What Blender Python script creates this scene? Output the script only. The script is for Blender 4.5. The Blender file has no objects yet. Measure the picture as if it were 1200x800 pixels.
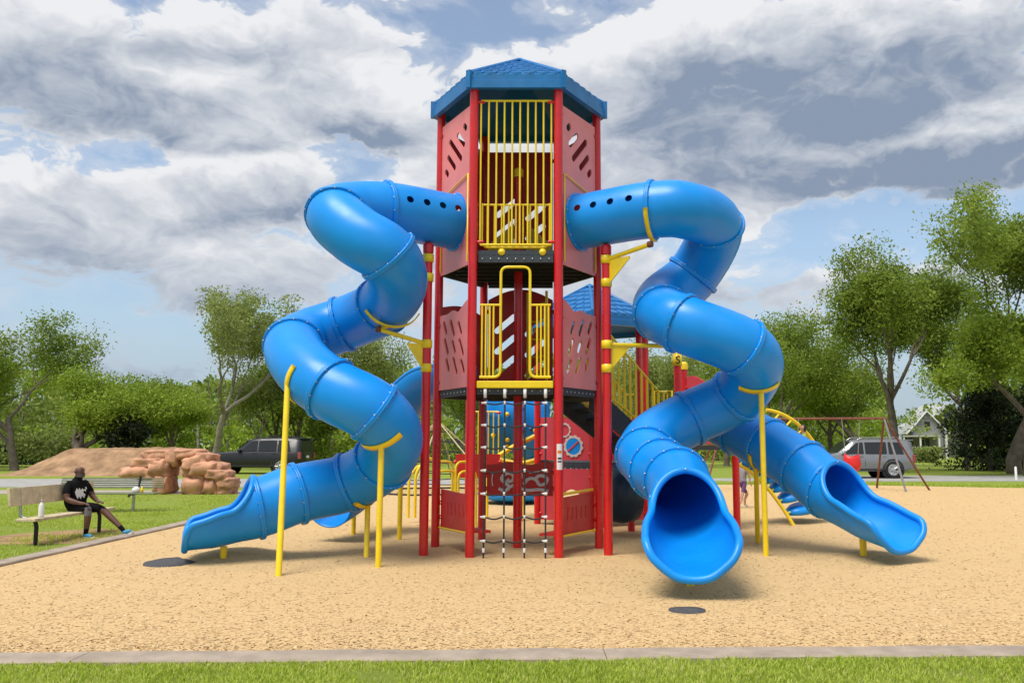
import bpy, bmesh, math, random
from math import sin, cos, pi, radians, sqrt, atan2, exp
from mathutils import Vector, Matrix, Quaternion, noise
from mathutils.geometry import tessellate_polygon
V = Vector
random.seed(7)
sc = bpy.context.scene
C = sc.collection

# ------------------------------------------------------------------ camera
F, CX, CY, CH = 1020.0, 645.0, 400.0, 1.56
PITCH = math.atan2(119.0, F)
cam_d = bpy.data.cameras.new('camera'); cam = bpy.data.objects.new('camera', cam_d); C.objects.link(cam)
cam.location = (0, 0, CH); cam.rotation_euler = (pi/2 + PITCH, 0, 0)
cam_d.sensor_width = 36; cam_d.lens = F/1200*36; cam_d.shift_x = (600-CX)/1200
cam_d.clip_end = 3000; cam_d.clip_start = .05
sc.camera = cam
SP, CP = sin(PITCH), cos(PITCH)
def ray(px, py):
    a = (px-CX)/F; b = (CY-py)/F
    return V((a, CP-b*SP, SP+b*CP))
def P(px, py, Y):                       # surveyed point: picture bearing + distance Y from the camera
    r = ray(px, py); return V((r.x/r.y*Y, Y, CH + r.z/r.y*Y))
def G(px, py, z=0.0):                   # surveyed ground point
    r = ray(px, py); t = (z-CH)/r.z
    return V((r.x*t, r.y*t, z))

# ------------------------------------------------------------------ node helpers
class NT:
    def __init__(s, nt): s.nt = nt; s.n = nt.nodes; s.l = nt.links
    def new(s, t, **k):
        n = s.n.new(t)
        for a, b in k.items(): setattr(n, a, b)
        return n
    def put(s, sock, v):
        if isinstance(v, bpy.types.NodeSocket): s.l.new(v, sock)
        else: sock.default_value = v
    def m(s, op, a, b=0.0, c=None, clamp=False):
        n = s.new('ShaderNodeMath', operation=op, use_clamp=clamp)
        s.put(n.inputs[0], a); s.put(n.inputs[1], b)
        if c is not None: s.put(n.inputs[2], c)
        return n.outputs[0]
    def vm(s, op, a, b=None, c=None):
        n = s.new('ShaderNodeVectorMath', operation=op)
        s.put(n.inputs[0], a)
        if b is not None: s.put(n.inputs[1], b)
        if c is not None: s.put(n.inputs[2], c)
        return n.outputs['Value'] if op in ('DOT_PRODUCT', 'LENGTH') else n.outputs[0]
    def rng(s, v, a, b, c=0., d=1., smooth=True):
        n = s.new('ShaderNodeMapRange', interpolation_type='SMOOTHSTEP' if smooth else 'LINEAR')
        s.put(n.inputs[0], v)
        for i, q in enumerate((a, b, c, d)): s.put(n.inputs[1+i], q)
        return n.outputs[0]
    def noise(s, vec, scale, detail=4., rough=.55, dist=0., lac=2.0):
        n = s.new('ShaderNodeTexNoise')
        if vec is not None: s.put(n.inputs['Vector'], vec)
        n.inputs['Scale'].default_value = scale; n.inputs['Detail'].default_value = detail
        n.inputs['Roughness'].default_value = rough; n.inputs['Distortion'].default_value = dist
        n.inputs['Lacunarity'].default_value = lac
        return n.outputs['Fac']
    def mix(s, f, a, b):
        n = s.new('ShaderNodeMix', data_type='RGBA')
        s.put(n.inputs[0], f); s.put(n.inputs[6], a); s.put(n.inputs[7], b)
        return n.outputs[2]
    def ramp(s, f, stops):
        n = s.new('ShaderNodeValToRGB'); e = n.color_ramp.elements
        while len(e) < len(stops): e.new(.5)
        for q, (p, c) in zip(e, stops): q.position = p; q.color = (*c, 1)
        s.put(n.inputs[0], f); return n.outputs[0]

# ------------------------------------------------------------------ sky, sun, exposure
SUN_EL, SUN_AZ = radians(64), radians(-140)      # azimuth clockwise from +Y (view direction)
w = bpy.data.worlds.new('World'); sc.world = w; w.use_nodes = True
w.cycles.sampling_method = 'MANUAL'; w.cycles.sample_map_resolution = 512
N = NT(w.node_tree); N.n.clear()
out = N.new('ShaderNodeOutputWorld'); bg = N.new('ShaderNodeBackground'); bg.inputs['Strength'].default_value = .1
N.l.new(bg.outputs[0], out.inputs[0])
skyt = N.new('ShaderNodeTexSky', sky_type='NISHITA', sun_disc=False)
skyt.sun_elevation = SUN_EL; skyt.sun_rotation = SUN_AZ; skyt.air_density = 1.0; skyt.dust_density = .6; skyt.ozone_density = 2.0
tc = N.new('ShaderNodeTexCoord'); D = tc.outputs['Generated']
sx = N.new('ShaderNodeSeparateXYZ'); N.l.new(D, sx.inputs[0])
az = N.m('ARCTAN2', sx.outputs[0], sx.outputs[1]); el = N.m('ARCSINE', sx.outputs[2])
uvn = N.new('ShaderNodeCombineXYZ'); N.put(uvn.inputs[0], az); N.put(uvn.inputs[1], el); UV = uvn.outputs[0]
# billowing: shift the cloud map by noise taken from the sky direction
Dst = N.vm('MULTIPLY', D, (1., 1., 1.7))
def shift(vec, scale, amp, seed):
    n = N.new('ShaderNodeTexNoise'); N.put(n.inputs['Vector'], N.vm('ADD', vec, (seed, seed*.7, 0.)))
    n.inputs['Scale'].default_value = scale; n.inputs['Detail'].default_value = 5; n.inputs['Roughness'].default_value = .6
    return N.vm('MULTIPLY', N.vm('SUBTRACT', n.outputs['Color'], (.5, .5, .5)), (amp, amp*.75, 0.))
warpn = N.new('ShaderNodeTexNoise'); N.put(warpn.inputs['Vector'], Dst); warpn.inputs['Scale'].default_value = 9.; warpn.inputs['Detail'].default_value = 3.
UVw = N.vm('ADD', UV, shift(Dst, 8.5, .13, 3.1))
def blobs(lst, a_, e_):                              # sum of soft ellipses, evaluated here once per table entry
    t = 0.
    for (px, py, rx, ry, wt) in lst:
        r = ray(px, py).normalized(); d = ((a_-atan2(r.x, r.y))*F/rx)**2 + ((e_-math.asin(r.z))*F/ry)**2
        if d < 1: t += wt*(1 - d*d*(3-2*d))
    return t
def cloud_map(vec, below):                           # rows of colour ramps over azimuth, blended over elevation: R = cover, G = shade
    s3 = N.new('ShaderNodeSeparateXYZ'); N.put(s3.inputs[0], vec); AZ0, AZ1, E0, E1, NR, NS = -.66, .58, .06, .50, 20, 30
    fa = N.rng(s3.outputs[0], AZ0, AZ1, 0., 1., False); fe = N.rng(s3.outputs[1], E0, E1, 0., NR-1., False); fb = N.m('SUBTRACT', fe, below/(E1-E0)*(NR-1), clamp=False); tots = [None, None]
    for k in range(NR):
        e_ = E0 + (E1-E0)*k/(NR-1); cr = N.ramp(fa, [(j/(NS-1), tuple(min(1, max(0, (blobs(L, AZ0+(AZ1-AZ0)*j/(NS-1), e_)+1)/4)) for L in (COVER, DARK)) + (0,)) for j in range(NS)])
        for q, f_ in enumerate((fe, fb)):
            wgt = N.m('SUBTRACT', 1., N.m('ABSOLUTE', N.m('SUBTRACT', f_, float(k))), clamp=True)
            v3 = N.new('ShaderNodeVectorMath', operation='SCALE'); N.put(v3.inputs[0], cr); N.put(v3.inputs['Scale'], wgt)
            tots[q] = v3.outputs[0] if tots[q] is None else N.vm('ADD', tots[q], v3.outputs[0])
    o3 = N.new('ShaderNodeSeparateXYZ'); N.put(o3.inputs[0], tots[0]); o4 = N.new('ShaderNodeSeparateXYZ'); N.put(o4.inputs[0], tots[1])
    return N.m('MULTIPLY_ADD', o3.outputs[0], 4., -1.), N.m('MULTIPLY_ADD', o3.outputs[1], 4., -1.), N.m('MULTIPLY_ADD', o4.outputs[0], 4., -1.)
COVER = [(60, 50, 200, 70, .75), (190, 75, 170, 55, .6), (370, 62, 140, 75, .95), (240, 45, 90, 45, .35), (110, 110, 240, 40, .5),
         (100, 150, 220, 50, .6), (290, 150, 190, 45, .6), (430, 135, 130, 50, .7), (490, 165, 70, 45, .45),
         (290, 205, 120, 45, .8), (180, 235, 210, 50, .75), (360, 240, 150, 40, .55), (40, 260, 150, 55, .55), (150, 300, 260, 40, .55), (330, 290, 200, 40, .5), (250, 335, 220, 24, .45), (440, 320, 150, 40, .45),
         (590, 110, 120, 55, .7), (680, 130, 110, 90, .75), (540, 200, 120, 90, .6), (620, 270, 190, 120, .65), (770, 50, 130, 75, .85), (760, 200, 200, 70, .6), (900, 110, 300, 120, .95), (1050, 60, 220, 100, .7), (1160, 150, 160, 70, .75),
         (860, 215, 260, 40, .55), (1100, 205, 220, 40, .6), (880, 262, 45, 32, .6), (930, 335, 240, 34, .6), (790, 320, 130, 60, .5), (150, 422, 190, 28, .7), (60, 350, 140, 16, .25), (340, 352, 240, 22, .45), (1040, 325, 130, 26, .45),
         (570, 18, 110, 50, -.7), (255, 5, 90, 16, -.6), (150, 188, 90, 18, -.6), (420, 190, 70, 16, -.5), (980, 270, 180, 40, -.5), (1080, 250, 150, 30, -.5), (90, 370, 160, 22, -.4)]
DARK = [(60, 95, 190, 36, .42), (170, 62, 70, 50, .22), (340, 112, 130, 22, .22), (190, 160, 190, 20, .32), (390, 160, 120, 18, .22), (210, 250, 180, 20, .38), (330, 255, 110, 18, .22), (110, 300, 200, 18, .2), (330, 322, 200, 18, .15),
        (920, 120, 270, 85, 1.0), (800, 150, 130, 60, .45), (1160, 40, 120, 46, .75), (1150, 184, 180, 28, .7), (900, 205, 250, 20, .3), (1060, 130, 160, 60, .25), (730, 185, 120, 30, .25), (930, 352, 200, 18, .15)]
fb1 = N.noise(Dst, 5.2, 5., .58, .25)
def puffs(vec, scale, det):
    n = N.new('ShaderNodeTexVoronoi', feature='F1', normalize=True); N.put(n.inputs['Vector'], vec); n.inputs['Randomness'].default_value = 1.
    n.inputs['Scale'].default_value = scale; n.inputs['Detail'].default_value = det; n.inputs['Roughness'].default_value = .55; n.inputs['Lacunarity'].default_value = 2.3
    return N.m('SUBTRACT', 1., n.outputs['Distance'])
Dpf = N.vm('ADD', Dst, N.vm('MULTIPLY', N.vm('SUBTRACT', warpn.outputs['Color'], (.5, .5, .5)), (.16, .16, .16)))
pf1 = puffs(Dpf, 8., 4.); pf2 = puffs(N.vm('ADD', Dpf, (-.02, 0., .045)), 8., 3.)
fbig = N.noise(N.vm('MULTIPLY', D, (1., 1., 3.)), 1.7, 3., .5)
covm, darkm, covb = cloud_map(UVw, .028)
cov = N.m('ADD', covm, N.m('MULTIPLY', N.m('SUBTRACT', fb1, .5), .6))
cov = N.m('ADD', cov, N.m('MULTIPLY', N.m('SUBTRACT', pf1, .66), 4.5))
front = N.rng(sx.outputs[1], .45, .8)
side = N.m('MULTIPLY', N.m('SUBTRACT', 1., front), N.m('ADD', .42, N.m('MULTIPLY', N.m('SUBTRACT', fbig, .5), 1.6)))
top_out = N.m('MULTIPLY', N.m('MULTIPLY', N.rng(el, .5, .75), front), .45)
cov = N.m('ADD', N.m('ADD', cov, side), top_out)
cov = N.m('SUBTRACT', cov, .22)
alpha = N.rng(cov, .08, .52)
thin = N.rng(cov, -.4, .4, .14, .45)
alpha = N.m('MAXIMUM', alpha, thin)
alpha = N.m('MULTIPLY', alpha, N.rng(el, -.02, .10, .35, 1.))
lit = N.m('ADD', N.m('MULTIPLY', N.m('SUBTRACT', pf1, pf2), 3.2), N.m('MULTIPLY', N.m('SUBTRACT', fb1, .5), .5))
shade = N.m('ADD', darkm, N.m('MULTIPLY', N.m('SUBTRACT', fbig, .5), .4))
shade = N.m('ADD', shade, N.m('MULTIPLY', lit, -.95))
shade = N.m('ADD', shade, N.m('MULTIPLY', N.m('SUBTRACT', covm, covb), .75))
shade = N.m('ADD', shade, N.m('MULTIPLY', N.rng(cov, .3, 1.5), .12))
shade = N.rng(N.m('ADD', shade, .05), -.32, 1.25, 0., 1., False)
CLOUD_LIT, CLOUD_DARK = (3.45, 3.5, 3.6, 1), (1.05, 1.32, 1.78, 1)
shade = N.m('MULTIPLY', shade, N.rng(cov, .0, .75, .25, 1.))
ccol = N.mix(shade, CLOUD_LIT, CLOUD_DARK)
skyc = N.vm('MULTIPLY', skyt.outputs[0], (.66, .67, .645))
final = N.mix(N.rng(el, .0, .24, .85, 0.), N.mix(alpha, skyc, ccol), (1.45, 1.85, 2.35, 1))
N.l.new(final, bg.inputs[0])

sun_d = bpy.data.lights.new('sun', 'SUN'); sun = bpy.data.objects.new('sun', sun_d); C.objects.link(sun)
sun_d.energy = 1.5; sun_d.angle = radians(30); sun_d.color = (1, .955, .88)
sdir = V((sin(SUN_AZ)*cos(SUN_EL), cos(SUN_AZ)*cos(SUN_EL), sin(SUN_EL)))
sun.rotation_euler = sdir.to_track_quat('Z', 'Y').to_euler(); sun.location = sdir*60
sc.view_settings.view_transform = 'Standard'; sc.view_settings.look = 'None'
sc.view_settings.exposure = 1.3; sc.view_settings.gamma = 1.0; sc.view_settings.use_curve_mapping = False
sc.cycles.max_bounces = 8; sc.cycles.transparent_max_bounces = 6

# ------------------------------------------------------------------ materials
def mat(name, base, rough=.5, var=.12, vscale=6., bump=0., bscale=40., spec=.5, metal=0., coat=0., extra=None, dirt=0.):
    m = bpy.data.materials.new(name); m.use_nodes = True
    n = NT(m.node_tree); b = n.n['Principled BSDF']
    t = n.new('ShaderNodeTexCoord').outputs['Object']
    f = n.noise(t, vscale, 5., .6)
    d = tuple(max(0, c*(1-var)) for c in base); l = tuple(min(1, c*(1+var)) for c in base)
    col = n.ramp(f, [(.3, d), (.7, l)])
    if dirt:
        dn = n.rng(n.noise(t, vscale*.37, 7., .7), .52, .8, 0., dirt)
        col = n.mix(dn, col, (.32, .27, .2, 1))
    if extra: col = extra(n, t, col, b)
    n.put(b.inputs['Base Color'], col)
    n.put(b.inputs['Roughness'], n.rng(n.noise(t, vscale*2.3, 4., .6), .25, .75, rough*.82, min(1, rough*1.18)))
    b.inputs['Specular IOR Level'].default_value = spec; b.inputs['Metallic'].default_value = metal
    b.inputs['Coat Weight'].default_value = coat
    if bump:
        bn = n.new('ShaderNodeBump'); bn.inputs['Strength'].default_value = bump; bn.inputs['Distance'].default_value = .02
        n.put(bn.inputs['Height'], n.noise(t, bscale, 6., .65)); n.l.new(bn.outputs[0], b.inputs['Normal'])
    return m
def scuffs(n, t, col, b):                            # dust film and fine scratches rubbed into the moulded plastic
    st = n.rng(n.noise(n.vm('MULTIPLY', t, (3., 3., 26.)), 2.2, 5., .7), .60, .80, 0., .10)
    du = n.rng(n.noise(t, .9, 6., .65), .55, .8, 0., .06)
    return n.mix(n.m('MAXIMUM', st, du), col, (.20, .36, .62, 1))
MT = {}
MT['blue'] = mat('blue_plastic', (.002, .26, .78), .36, .09, 1.3, .05, 7., spec=.42, extra=scuffs)
MT['roof_blue'] = mat('roof_blue_plastic', (.006, .155, .43), .42, .12, 4., .1, 30., dirt=.06)
MT['red'] = mat('red_powder_coat', (.62, .009, .012), .3, .1, 3., .03, 120., coat=.25, dirt=.03)
MT['panel'] = mat('sky_sheen_red_panel', (.80, .20, .195), .36, .08, 2.5, .05, 160., dirt=.04)  # pinkish sheen of the reflected sky is put into the base colour
MT['panel_dark'] = mat('dark_red_panel', (.54, .025, .022), .45, .1, 2.5, .05, 160.)
MT['panel_rose'] = mat('rose_red_panel', (.60, .05, .07), .5, .1, 2.5, .05, 160.)
MT['yellow'] = mat('yellow_powder_coat', (.88, .63, .008), .35, .1, 5., .03, 120., coat=.2, dirt=.04)
MT['deck'] = mat('slate_vinyl_deck', (.035, .045, .06), .6, .2, 18., .3, 150.)
MT['black'] = mat('black_rubber', (.012, .012, .013), .6, .25, 12., .2, 90.)
MT['rope'] = mat('dark_rope', (.03, .03, .032), .8, .3, 60., .5, 220.)
MT['white'] = mat('white_plastic', (.75, .75, .73), .45, .06, 8.)
MT['cream'] = mat('cream_paint', (.62, .55, .5), .6, .08, 8.)
MT['steel'] = mat('galvanised_steel', (.42, .43, .44), .35, .2, 14., .1, 60., metal=.9)
MT['purple'] = mat('purple_plastic', (.09, .02, .16), .45)
MT['concrete'] = mat('concrete', (.40, .345, .285), .9, .2, 3.5, .5, 45., spec=.25, dirt=.35)
MT['kerb'] = mat('dusty_kerb', (.37, .30, .235), .9, .25, 3.5, .5, 45., spec=.25, dirt=.5)
MT['rust'] = mat('rusty_steel', (.20, .075, .05), .7, .35, 9., .3, 70., spec=.3)
MT['bark'] = mat('bark', (.16, .13, .105), .95, .35, 3., .9, 14., spec=.15)
MT['bark_pale'] = mat('pale_bark', (.30, .27, .22), .95, .3, 3., .9, 14., spec=.15)
MT['dirt'] = mat('dirt', (.34, .21, .12), .98, .38, 1.6, 1., 5., spec=.1)
MT['rock'] = mat('terracotta_rock', (.54, .28, .175), .9, .42, 3.2, 1., 7., spec=.2, dirt=.55)
MT['wood'] = mat('weathered_board', (.58, .48, .31), .75, .22, 9., .3, 40., spec=.3, dirt=.45)
MT['slat'] = mat('olive_slat', (.19, .20, .12), .6, .25, 12., .2, 60.)
MT['rubbermat'] = mat('grey_rubber_mat', (.085, .085, .09), .85, .25, 20., .4, 120., spec=.2)
MT['asphalt'] = mat('pale_asphalt', (.36, .35, .33), .95, .2, 2., .4, 60., spec=.2, dirt=.2)
MT['carblack'] = mat('black_car_paint', (.008, .009, .011), .38, .1, 3., coat=.15)
MT['cargrey'] = mat('grey_car_paint', (.22, .225, .235), .25, .06, 3., metal=.35, coat=1.)
MT['glass'] = mat('tinted_glass', (.012, .014, .016), .2, .1, 3., coat=.2)
MT['tyre'] = mat('tyre', (.014, .014, .014), .85, .3, 20., .3, 80.)
MT['rim'] = mat('alloy', (.55, .55, .56), .3, .1, 10., metal=.8)
MT['lampred'] = mat('red_lamp', (.30, .06, .06), .2, .1, 5.)
MT['lampclear'] = mat('clear_lamp', (.6, .6, .62), .15, .1, 5.)
MT['skin'] = mat('brown_skin', (.12, .052, .03), .5, .12, 20., .1, 80.)
MT['skinlight'] = mat('light_skin', (.5, .28, .19), .5, .1, 20.)
MT['cloth'] = mat('black_cotton', (.009, .009, .010), .95, .3, 30., .4, 90., spec=.1)
MT['shoe'] = mat('blue_shoe', (.06, .32, .55), .6, .2, 30.)
MT['hair'] = mat('dark_hair', (.02, .014, .01), .7, .3, 60., .4, 90.)
MT['beard'] = mat('greying_beard', (.10, .085, .08), .9, .4, 60., .4, 90.)
MT['siding'] = mat('grey_siding', (.26, .26, .27), .8, .08, 6.)
MT['metalroof'] = mat('pale_metal_roof', (.52, .52, .5), .45, .08, 6., metal=.2)
MT['solar'] = mat('solar_glass', (.10, .13, .22), .15, .15, 5., coat=.5)
MT['dark'] = mat('dark_interior', (.02, .02, .022), .9, .2, 5.)
MT['orange'] = mat('orange_print', (.75, .2, .02), .5)
MT['brace'] = mat('grey_knit', (.16, .16, .17), .9, .2, 40.)

def chips_mat():
    m = bpy.data.materials.new('wood_chip_bed'); m.use_nodes = True; n = NT(m.node_tree); b = n.n['Principled BSDF']
    t = n.new('ShaderNodeTexCoord').outputs['Object']
    vo = n.new('ShaderNodeTexVoronoi', feature='F1'); n.put(vo.inputs['Vector'], n.vm('MULTIPLY', n.vm('ADD', t, n.vm('MULTIPLY', n.new('ShaderNodeTexNoise').outputs['Color'], (.05, .05, 0.))), (1., 1.6, 1.)))
    vo.inputs['Scale'].default_value = 85; vo.inputs['Randomness'].default_value = 1
    sep = n.new('ShaderNodeSeparateColor'); n.l.new(vo.outputs['Color'], sep.inputs[0])
    c1 = n.ramp(sep.outputs[0], [(0., (.44, .28, .13)), (.08, (.60, .405, .195)), (.7, (.64, .44, .215)), (1., (.69, .50, .27))])
    big = n.noise(t, .55, 4., .6); mid = n.noise(t, 3.2, 5., .65)
    c2 = n.mix(n.rng(big, .35, .7, 0., .4), c1, (.63, .44, .225, 1))
    c3 = n.mix(n.rng(mid, .55, .85, 0., .35), c2, (.47, .305, .15, 1))
    n.put(b.inputs['Base Color'], c3); b.inputs['Roughness'].default_value = .95; b.inputs['Specular IOR Level'].default_value = .15
    bn = n.new('ShaderNodeBump'); bn.inputs['Strength'].default_value = .4; bn.inputs['Distance'].default_value = .012
    n.put(bn.inputs['Height'], n.m('ADD', n.m('MULTIPLY', vo.outputs['Distance'], 1.4), n.noise(t, 60., 4., .7))); n.l.new(bn.outputs[0], b.inputs['Normal'])
    return m
MT['chips'] = chips_mat()
def island_mat(name, stops, rough=.9, trans=0., spec=.2):
    m = bpy.data.materials.new(name); m.use_nodes = True; n = NT(m.node_tree); b = n.n['Principled BSDF']
    g = n.new('ShaderNodeNewGeometry').outputs['Random Per Island']
    t = n.new('ShaderNodeTexCoord').outputs['Object']
    f = n.m('ADD', n.m('MULTIPLY', g, .6), n.m('MULTIPLY', n.noise(t, .9, 3., .6), .4))
    c = n.ramp(f, stops); n.put(b.inputs['Base Color'], c); b.inputs['Roughness'].default_value = rough; b.inputs['Specular IOR Level'].default_value = spec
    if trans:
        tr = n.new('ShaderNodeBsdfTranslucent'); n.put(tr.inputs[0], c); mx = n.new('ShaderNodeMixShader'); mx.inputs[0].default_value = trans
        o = n.n['Material Output']; n.l.new(b.outputs[0], mx.inputs[1]); n.l.new(tr.outputs[0], mx.inputs[2]); n.l.new(mx.outputs[0], o.inputs[0])
    return m
MT['loosechips'] = island_mat('loose_wood_chips', [(.10, (.42, .265, .12)), (.24, (.58, .40, .195)), (.6, (.645, .455, .235)), (.9, (.75, .575, .34))])
MT['blade'] = island_mat('grass_blades', [(.12, (.20, .27, .025)), (.34, (.42, .54, .055)), (.62, (.56, .64, .11)), (.9, (.72, .68, .30))], .7, .5)
def leafm(name, a, b, c): return island_mat(name, [(.15, a), (.5, b), (.85, c)], .6, .45, .3)
MT['leaf_mid'] = leafm('mid_green_leaf', (.115, .175, .02), (.23, .32, .04), (.38, .46, .08))
MT['leaf_bright'] = leafm('bright_green_leaf', (.14, .215, .02), (.27, .38, .035), (.42, .51, .07))
MT['leaf_pale'] = leafm('pale_green_leaf', (.15, .19, .05), (.29, .35, .09), (.44, .49, .16))
MT['leaf_dark'] = leafm('dark_cedar_leaf', (.014, .025, .012), (.032, .052, .022), (.07, .09, .04))
MT['leaf_hedge'] = leafm('hedge_leaf', (.10, .15, .025), (.20, .265, .045), (.33, .38, .085))
def lawn_mat():
    m = bpy.data.materials.new('lawn'); m.use_nodes = True; n = NT(m.node_tree); b = n.n['Principled BSDF']
    t = n.new('ShaderNodeTexCoord').outputs['Object']
    a = n.noise(t, 28., 6., .75); bg_ = n.noise(t, .45, 5., .6); md = n.noise(t, 3., 5., .7)
    c = n.ramp(a, [(.25, (.14, .19, .025)), (.5, (.26, .33, .05)), (.75, (.37, .42, .10))])
    c = n.mix(n.rng(bg_, .5, .72, 0., .6), c, (.30, .32, .075, 1))
    c = n.mix(n.rng(md, .6, .78, 0., .6), c, (.38, .33, .15, 1))
    n.put(b.inputs['Base Color'], c); b.inputs['Roughness'].default_value = .95; b.inputs['Specular IOR Level'].default_value = .15
    bn = n.new('ShaderNodeBump'); bn.inputs['Strength'].default_value = .9; bn.inputs['Distance'].default_value = .05
    n.put(bn.inputs['Height'], a); n.l.new(bn.outputs[0], b.inputs['Normal'])
    return m
MT['lawn'] = lawn_mat()

# ------------------------------------------------------------------ mesh helpers
class MB:
    def __init__(s): s.v = []; s.f = []; s.sm = []
    def add(s, vs, fs, smooth=False):
        o = len(s.v); s.v += [tuple(p) for p in vs]
        s.f += [tuple(i+o for i in f) for f in fs]; s.sm += [smooth]*len(fs); return s
    def box(s, c, size, R=None):
        hx, hy, hz = (q/2 for q in size); c = V(c)
        vs = []
        for z in (-hz, hz):
            for x, y in ((-hx, -hy), (hx, -hy), (hx, hy), (-hx, hy)):
                p = V((x, y, z)); vs.append(c + (R @ p if R else p))
        return s.add(vs, [(3, 2, 1, 0), (4, 5, 6, 7), (0, 1, 5, 4), (1, 2, 6, 5), (2, 3, 7, 6), (3, 0, 4, 7)])
    def tube(s, pts, r, seg=10, cap=True, smooth=True):
        pts = [V(p) for p in pts]; n = len(pts)
        rs = r if isinstance(r, (list, tuple)) else [r]*n
        t0 = (pts[1]-pts[0]).normalized(); u = t0.orthogonal().normalized(); vs = []; fs = []
        prev = t0
        for i, p in enumerate(pts):
            t = (pts[min(i+1, n-1)] - pts[max(i-1, 0)]).normalized()
            q = prev.rotation_difference(t); u = q @ u; u = (u - t*u.dot(t)).normalized(); prev = t
            b = t.cross(u)
            vs += [p + (u*cos(2*pi*k/seg) + b*sin(2*pi*k/seg))*rs[i] for k in range(seg)]
        for i in range(n-1):
            for k in range(seg):
                k2 = (k+1) % seg; fs.append((i*seg+k, i*seg+k2, (i+1)*seg+k2, (i+1)*seg+k))
        s.add(vs, fs, smooth)
        if cap: s.add(vs[:seg], [tuple(range(seg))[::-1]]); s.add(vs[-seg:], [tuple(range(seg))])
        return s
    def lathe(s, c, prof, seg=16, axis=None, smooth=True):      # prof: (radius, height along axis)
        c = V(c); a = V(axis).normalized() if axis is not None else V((0, 0, 1)); u = a.orthogonal().normalized(); b = a.cross(u)
        vs = []; fs = []
        for r, h in prof: vs += [c + a*h + (u*cos(2*pi*k/seg)+b*sin(2*pi*k/seg))*max(r, 1e-4) for k in range(seg)]
        for i in range(len(prof)-1):
            for k in range(seg):
                k2 = (k+1) % seg; fs.append((i*seg+k, i*seg+k2, (i+1)*seg+k2, (i+1)*seg+k))
        return s.add(vs, fs, smooth)
    def plate(s, loops, O, U, W, th):                             # polygon with holes in plane O+U*u+W*v, thickness th along U x W
        O, U, W = V(O), V(U), V(W); Nn = U.cross(W).normalized()*th/2
        pts = [p for L in loops for p in L]
        tri = tessellate_polygon([[V((p[0], p[1], 0)) for p in L] for L in loops])
        n = len(pts); vs = [O+U*p[0]+W*p[1]+Nn for p in pts] + [O+U*p[0]+W*p[1]-Nn for p in pts]; fs = []
        for t in tri:
            a, b, c = (V(pts[i]) for i in t)
            if (b-a).cross(c-a) < 0: t = (t[0], t[2], t[1])
            fs.append(tuple(t)); fs.append((t[0]+n, t[2]+n, t[1]+n))
        o = 0
        for L in loops:
            for i in range(len(L)):
                j = (i+1) % len(L); fs.append((o+i, o+j, o+j+n, o+i+n))
            o += len(L)
        return s.add(vs, fs)
    def build(s, name, m, parent=None):
        me = bpy.data.meshes.new(name); me.from_pydata(s.v, [], s.f)
        me.polygons.foreach_set('use_smooth', s.sm); me.update()
        return link(name, me, m, parent)
def link(name, me, m, parent=None):
    o = bpy.data.objects.new(name, me); C.objects.link(o)
    if m is not None and not me.materials: me.materials.append(MT[m] if isinstance(m, str) else m)
    if parent is not None: attach(o, parent)
    return o
LOCAL = set()                            # things whose parts are modelled in the thing's own axes
def attach(o, parent):
    o.parent = parent
    if parent.parent is None and parent.name not in LOCAL:
        o.matrix_parent_inverse = Matrix.LocRotScale(parent.location, parent.rotation_euler, parent.scale).inverted()
    return o
def thing(name, label, cat, loc=(0, 0, 0), group=None, local=False, rz=0.):
    o = bpy.data.objects.new(name, None); C.objects.link(o); o.location = loc; o.rotation_euler = (0, 0, rz); o.empty_display_size = .2
    if local: LOCAL.add(o.name)
    return tag(o, label, cat, group)
def tag(o, label, cat, group=None):
    o['label'] = label; o['category'] = cat
    if group: o['group'] = group
    return o
def kind(o, k): o['kind'] = k; return o
def bevel(o, w=.008, seg=2):
    b = o.modifiers.new('bevel', 'BEVEL'); b.width = w; b.segments = seg; b.limit_method = 'ANGLE'; b.angle_limit = radians(40); return o
def spline(pts, per=8):
    pts = [V(p) for p in pts]; P_ = [2*pts[0]-pts[1]] + pts + [2*pts[-1]-pts[-2]]; o = []
    for i in range(1, len(P_)-2):
        a, b, c, d = P_[i-1:i+3]
        t0 = 0; t1 = t0 + (b-a).length**.5; t2 = t1 + (c-b).length**.5; t3 = t2 + (d-c).length**.5
        for k in range(per):
            t = t1 + (t2-t1)*k/per
            A1 = a*((t1-t)/(t1-t0)) + b*((t-t0)/(t1-t0)); A2 = b*((t2-t)/(t2-t1)) + c*((t-t1)/(t2-t1)); A3 = c*((t3-t)/(t3-t2)) + d*((t-t2)/(t3-t2))
            B1 = A1*((t2-t)/(t2-t0)) + A2*((t-t0)/(t2-t0)); B2 = A2*((t3-t)/(t3-t1)) + A3*((t-t1)/(t3-t1))
            o.append(B1*((t2-t)/(t2-t1)) + B2*((t-t1)/(t2-t1)))
    o.append(pts[-1]); return o
def resample(pts, n):
    d = [0]
    for a, b in zip(pts, pts[1:]): d.append(d[-1] + (b-a).length)
    o = []; j = 0
    for i in range(n):
        t = d[-1]*i/(n-1)
        while j < len(d)-2 and d[j+1] < t: j += 1
        f = (t-d[j])/max(1e-9, d[j+1]-d[j]); o.append(pts[j].lerp(pts[j+1], min(1, f)))
    return o
def capsule(cx, cy, L, r, ang, seg=5):
    ca, sa = cos(ang), sin(ang); o = []
    for e in (1, -1):
        for k in range(seg+1):
            t = (-pi/2 + pi*k/seg) + (0 if e > 0 else pi)
            x = e*L/2 + r*cos(t); y = r*sin(t); o.append((cx + x*ca - y*sa, cy + x*sa + y*ca))
    return o
def lerp(a, b, t): return a + (b-a)*t
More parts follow.
